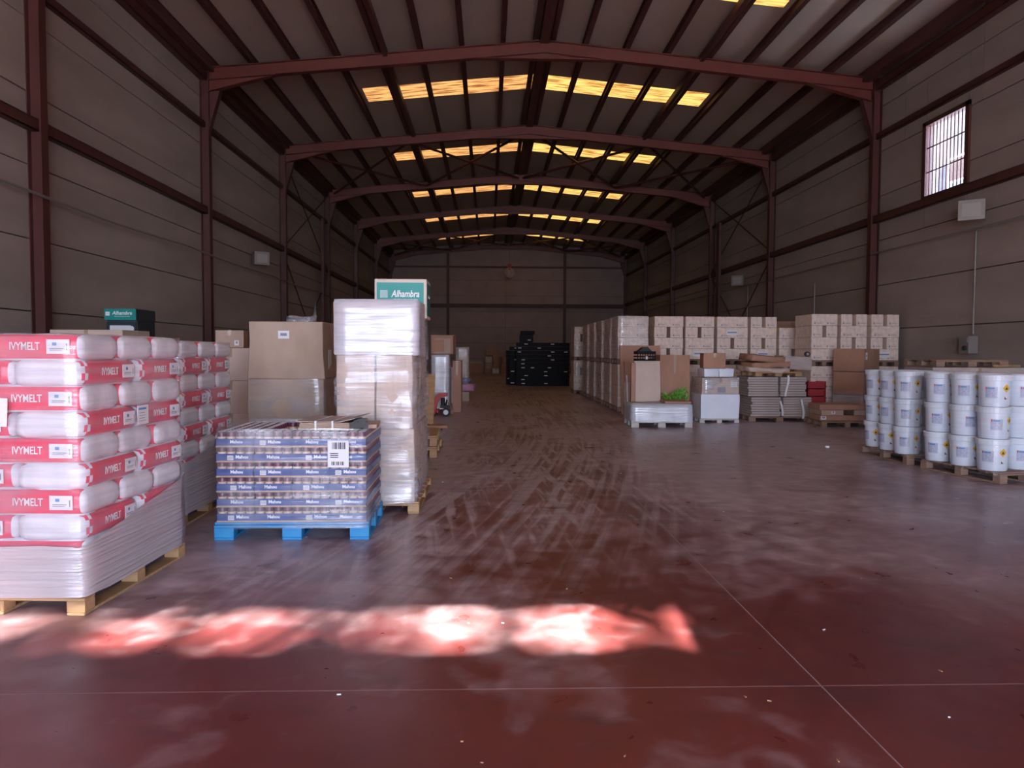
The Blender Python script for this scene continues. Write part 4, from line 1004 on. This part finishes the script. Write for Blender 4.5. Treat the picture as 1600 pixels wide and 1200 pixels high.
# ------------------------------------------------------------------ white pails
PR, PH = .180, .352
def cyl_patch(pts_fn, a0, a1, r, n, m, name, z_of_r):
    mb = MB()
    for i in range(n):
        t0, t1 = i/n, (i+1)/n
        q = []
        for t, order in ((t0, 0), (t1, 1)):
            lo, hi = pts_fn(t); a = a0+(a1-a0)*t
            q.append([(z_of_r(z)*math.cos(a), z_of_r(z)*math.sin(a), z) for z in (lo, hi)])
        mb.quad([q[0][0], q[1][0], q[1][1], q[0][1]])
    return mb.mesh(name, m)
rad = lambda z, o=0: .145+(.160-.145)*(z/.30)+.0016+o
pail_body = MB().lathe([(.0001, 0), (.138, 0), (.145, .01), (.158, .285), (.158, .30)], 28).mesh('pail', PAILW, True)
pail_body.polygons.foreach_set('use_smooth', [True]*len(pail_body.polygons))
pail_lid = MB().lathe([(.161, .285), (.168, .283), (.172, .290), (.172, .336), (.176, .340), (.174, .350), (.160, .352), (.150, .344), (.0001, .344)], 28).mesh('lid', PAILL, False)
fd = R(-90)
lab = cyl_patch(lambda t: (.10, .22), fd-.45, fd+.30, 0, 8, [mat('label print wash', (.36, .42, .58), .6, (.60, .58, .68), 60, (1, 1, 3), lo=.45, hi=.55)], 'label', lambda z: rad(z))
lab2 = cyl_patch(lambda t: (.195, .212), fd-.30, fd+.12, 0, 5, [BLUEINK], 'label_title', lambda z: rad(z, .0008))
lab3 = cyl_patch(lambda t: (.190, .218), fd-.42, fd-.34, 0, 2, [REDINK], 'label_logo', lambda z: rad(z, .0008))
dia = cyl_patch(lambda t: (.205-.048*(1-abs(2*t-1)), .205+.048*(1-abs(2*t-1))), fd+.62, fd+1.18, 0, 8, [YELLOW], 'hazard_sticker', lambda z: rad(z))
flm = cyl_patch(lambda t: (.190, .195+.028*(1-abs(2*t-1))), fd+.80, fd+1.00, 0, 4, [INK], 'hazard_symbol', lambda z: rad(z, .0009))
dia2 = cyl_patch(lambda t: (.10-.040*(1-abs(2*t-1)), .10+.040*(1-abs(2*t-1))), fd+.64, fd+1.12, 0, 8, [PAPER], 'hazard_sticker', lambda z: rad(z))
flm2 = cyl_patch(lambda t: (.085, .092+.02*(1 if t < .4 else .2)), fd+.78, fd+.96, 0, 4, [INK], 'hazard_symbol', lambda z: rad(z, .0009))
hnd = MB()
for i in range(10):
    a, b = math.pi*i/10, math.pi*(i+1)/10
    hnd.tube((.176*math.cos(a), -.172-.006, .30-.09*math.sin(a)), (.176*math.cos(b), -.172-.006, .30-.09*math.sin(b)), .003, 5)
def pail(p, rz, label):
    o = link('pail', pail_body, None, None, p, rz); link('lid', pail_lid, None, o)
    l_ = link('label', lab, None, o); link('label_title', lab2, None, l_); link('label_logo', lab3, None, l_)
    d1 = link('hazard_sticker', dia, None, o); link('hazard_symbol', flm, None, d1); d2 = link('hazard_sticker', dia2, None, o); link('hazard_symbol', flm2, None, d2)
    tag(o, label, 'bucket', 'white lidded pails'); return o
TN = ('bottom', 'middle', 'top')
# left pallet
pallet(.80, 1.18, .125, WOODO, (5.70, 9.85, 0), R(1), 'dark pallet under the left stack of white pails')
RO = {(0, 0): (-.15, -.1, -.2), (0, 1): (-.9, -.6, -.7), (0, 2): (-1.0, -.75, -.75), (1, 0): (.2, .5, .1), (1, 1): (0, 0, 0), (1, 2): (0, 0, 0)}
for i in range(2):
    for j in range(3):
        for k in range(3):
            pail((5.41+i*.37, 9.44+j*.372, .128+k*.3535), RO[(i, j)][k]-R(28), 'white lidded pail, %s tier, %s row, %s column of the left pail pallet' % (TN[k], ('front', 'middle', 'rear')[j], ('left', 'right')[i]))
film(.78, 1.16, .10, 1.20, (5.615, 9.81, 0), 0, film_mat('thin clear hood', (.85, .88, .93), .0, .05, gl=.03), 'thin clear film round the left pail stack', wob=.008, seed=151)
CRN = Vector((5.56, 7.88, 0)); PRZ = R(12.5)
MR = Matrix.Translation(CRN) @ Matrix.Rotation(PRZ, 4, 'Z')
pallet(.80, 1.12, .125, WOODO, MR @ Vector((.40, .56, 0)), PRZ, 'dark pallet under the right stack of white pails')
for i in range(2):
    for j in range(3):
        for k in range(3):
            p = MR @ Vector((.10+i*.37, .20+j*.372, .128+k*.3535))
            pail(p, {0: (-.35, .15, -.25), 1: (-.2, .35, -.2), 2: (-.45, -.2, -.1)}[j][k]+PRZ-R(40)+(.5 if i else 0), 'white lidded pail, %s tier, %s row, %s column of the right pail pallet' % (TN[k], ('front', 'middle', 'rear')[j], ('left', 'right')[i]))
film(.78, 1.16, .10, 1.20, MR @ Vector((.285, .572, 0)), PRZ, MATS['thin clear hood'], 'thin clear film round the right pail stack', wob=.008, seed=157)
# load with a wooden pallet on top behind the pails
for k in range(2): carton(1.5, .8, .60, CARDG, (7.6, 11.7, k*.602), 0, 'wide greyish carton behind the white pails, %s one' % ('lower', 'upper')[k], 'cartons behind the pails')
pallet(1.2, .8, .11, WOODO, (7.45, 11.7, 1.21), R(4), 'weathered wooden pallet lying on the load behind the pails')
o = MB().box(-.3, .3, -.03, .03, 0, .03).build('wood_slat', WOODN, None, (7.95, 11.2, 1.215), R(25)); tag(o, 'loose light wooden slat in front of the pallet behind the pails', 'slat')

# ------------------------------------------------------------------ small litter on the floor
o = link('paper_scrap', softmesh(.045, .04, .03, .01, .02, 4, PAPER, 301), None, None, (5.06, 10.95, 0)); tag(o, 'small crumpled white scrap on the floor left of the pails', 'litter')
rnd = random.Random(9); mb = MB()
for i in range(70):
    y = rnd.uniform(2.2, 14)**1.0; x = rnd.uniform(-.5, .9)*y*.62+.3; s = rnd.uniform(.002, .0055); a = rnd.uniform(0, 3.1)
    mb.box(-s*1.6, s*1.6, -s*.5, s*.5, 0, .004, rnd.choice((0, 1, 1)), Matrix.Translation((x, y, 0)) @ Matrix.Rotation(a, 4, 'Z'))
o = mb.build('floor_litter', [PAPER, WOODN]); tag(o, 'tiny chips and crumbs scattered over the floor', 'litter', kind='stuff')

# ------------------------------------------------------------------ outside the door (behind the camera)
o = MB().box(-30, 40, -45, YF-.3, -.25, -.02).build('ground_outside', YARD); tag(o, kind='structure')
def palm(c, h, n, L, seed, label):
    rnd = random.Random(seed); t = empty('palm_tree', (c[0], c[1], 0)); tag(t, label, 'tree', 'palms outside the door')
    MB().lathe([(.22, 0), (.18, h*.4), (.15, h)], 10).build('trunk', TRUNK, t)
    for i in range(n):
        a = 2*math.pi*i/n+rnd.uniform(-.15, .15); el = rnd.uniform(-.2, 1.0); mb = MB(); prev = Vector((0, 0, h)); d = Vector((math.cos(a)*math.cos(el), math.sin(a)*math.cos(el), math.sin(el)))
        for s in range(22):
            nx = prev+d*(L/22); d = (d+Vector((0, 0, -.055))).normalized(); side = d.cross(Vector((0, 0, 1))).normalized()
            mb.tube(prev, nx, .014, 4)
            ll = .55*math.sin(math.pi*(s+2)/25)
            for sg in (-1, 1):
                tip = nx+side*sg*ll+d*ll*.45-Vector((0, 0, ll*.3))
                mb.quad([tuple(nx-d*.02), tuple(nx+d*.025), tuple(tip)])
            prev = nx
        mb.build('frond', PALMM, t)
    return t
def tree(c, h, rx, ry, rz_, n, seed, label):
    rnd = random.Random(seed); t = empty('tree', (c[0], c[1], 0)); tag(t, label, 'tree', 'trees outside the door')
    MB().lathe([(.32, 0), (.22, h*.5), (.10, h)], 10).build('trunk', TRUNK, t)
    mb = MB()
    for i in range(n):
        while True:
            p = Vector((rnd.uniform(-1, 1), rnd.uniform(-1, 1), rnd.uniform(-1, 1)))
            if p.length < 1: break
        p = Vector((p.x*rx, p.y*ry, h+p.z*rz_)); d = Vector((rnd.uniform(-1, 1), rnd.uniform(-1, 1), rnd.uniform(-.8, .6))).normalized(); q = d.orthogonal().normalized()
        l = rnd.uniform(.16, .42); w = l*rnd.uniform(.25, .45)
        mb.quad([tuple(p), tuple(p+d*l*.5+q*w), tuple(p+d*l), tuple(p+d*l*.5-q*w)])
    mb.build('leaves', PALMM, t)['kind'] = 'stuff'
tree((-5.6, -30.0), 17.0, 2.6, 2.0, 1.6, 520, 2, 'tall loose-crowned tree far outside the front door, left one')
tree((-2.2, -31.0), 17.2, 2.7, 2.0, 1.6, 470, 5, 'tall loose-crowned tree far outside the front door, right one')
for i, x in enumerate((-9.5, -5.0, -.5, 4.0)):  # dense crowns added to keep direct sun from coming through the door
    tree((x, -27.0-.5*i), 11.6, 3.0, 1.8, 2.6, 2600, 20+i, 'added dense tree crown blocking sun through the front door, %s from the left' % NTH[i])
palm((-1.3, -12.6), 7.3, 17, 2.7, 3, 'palm just outside the front door')
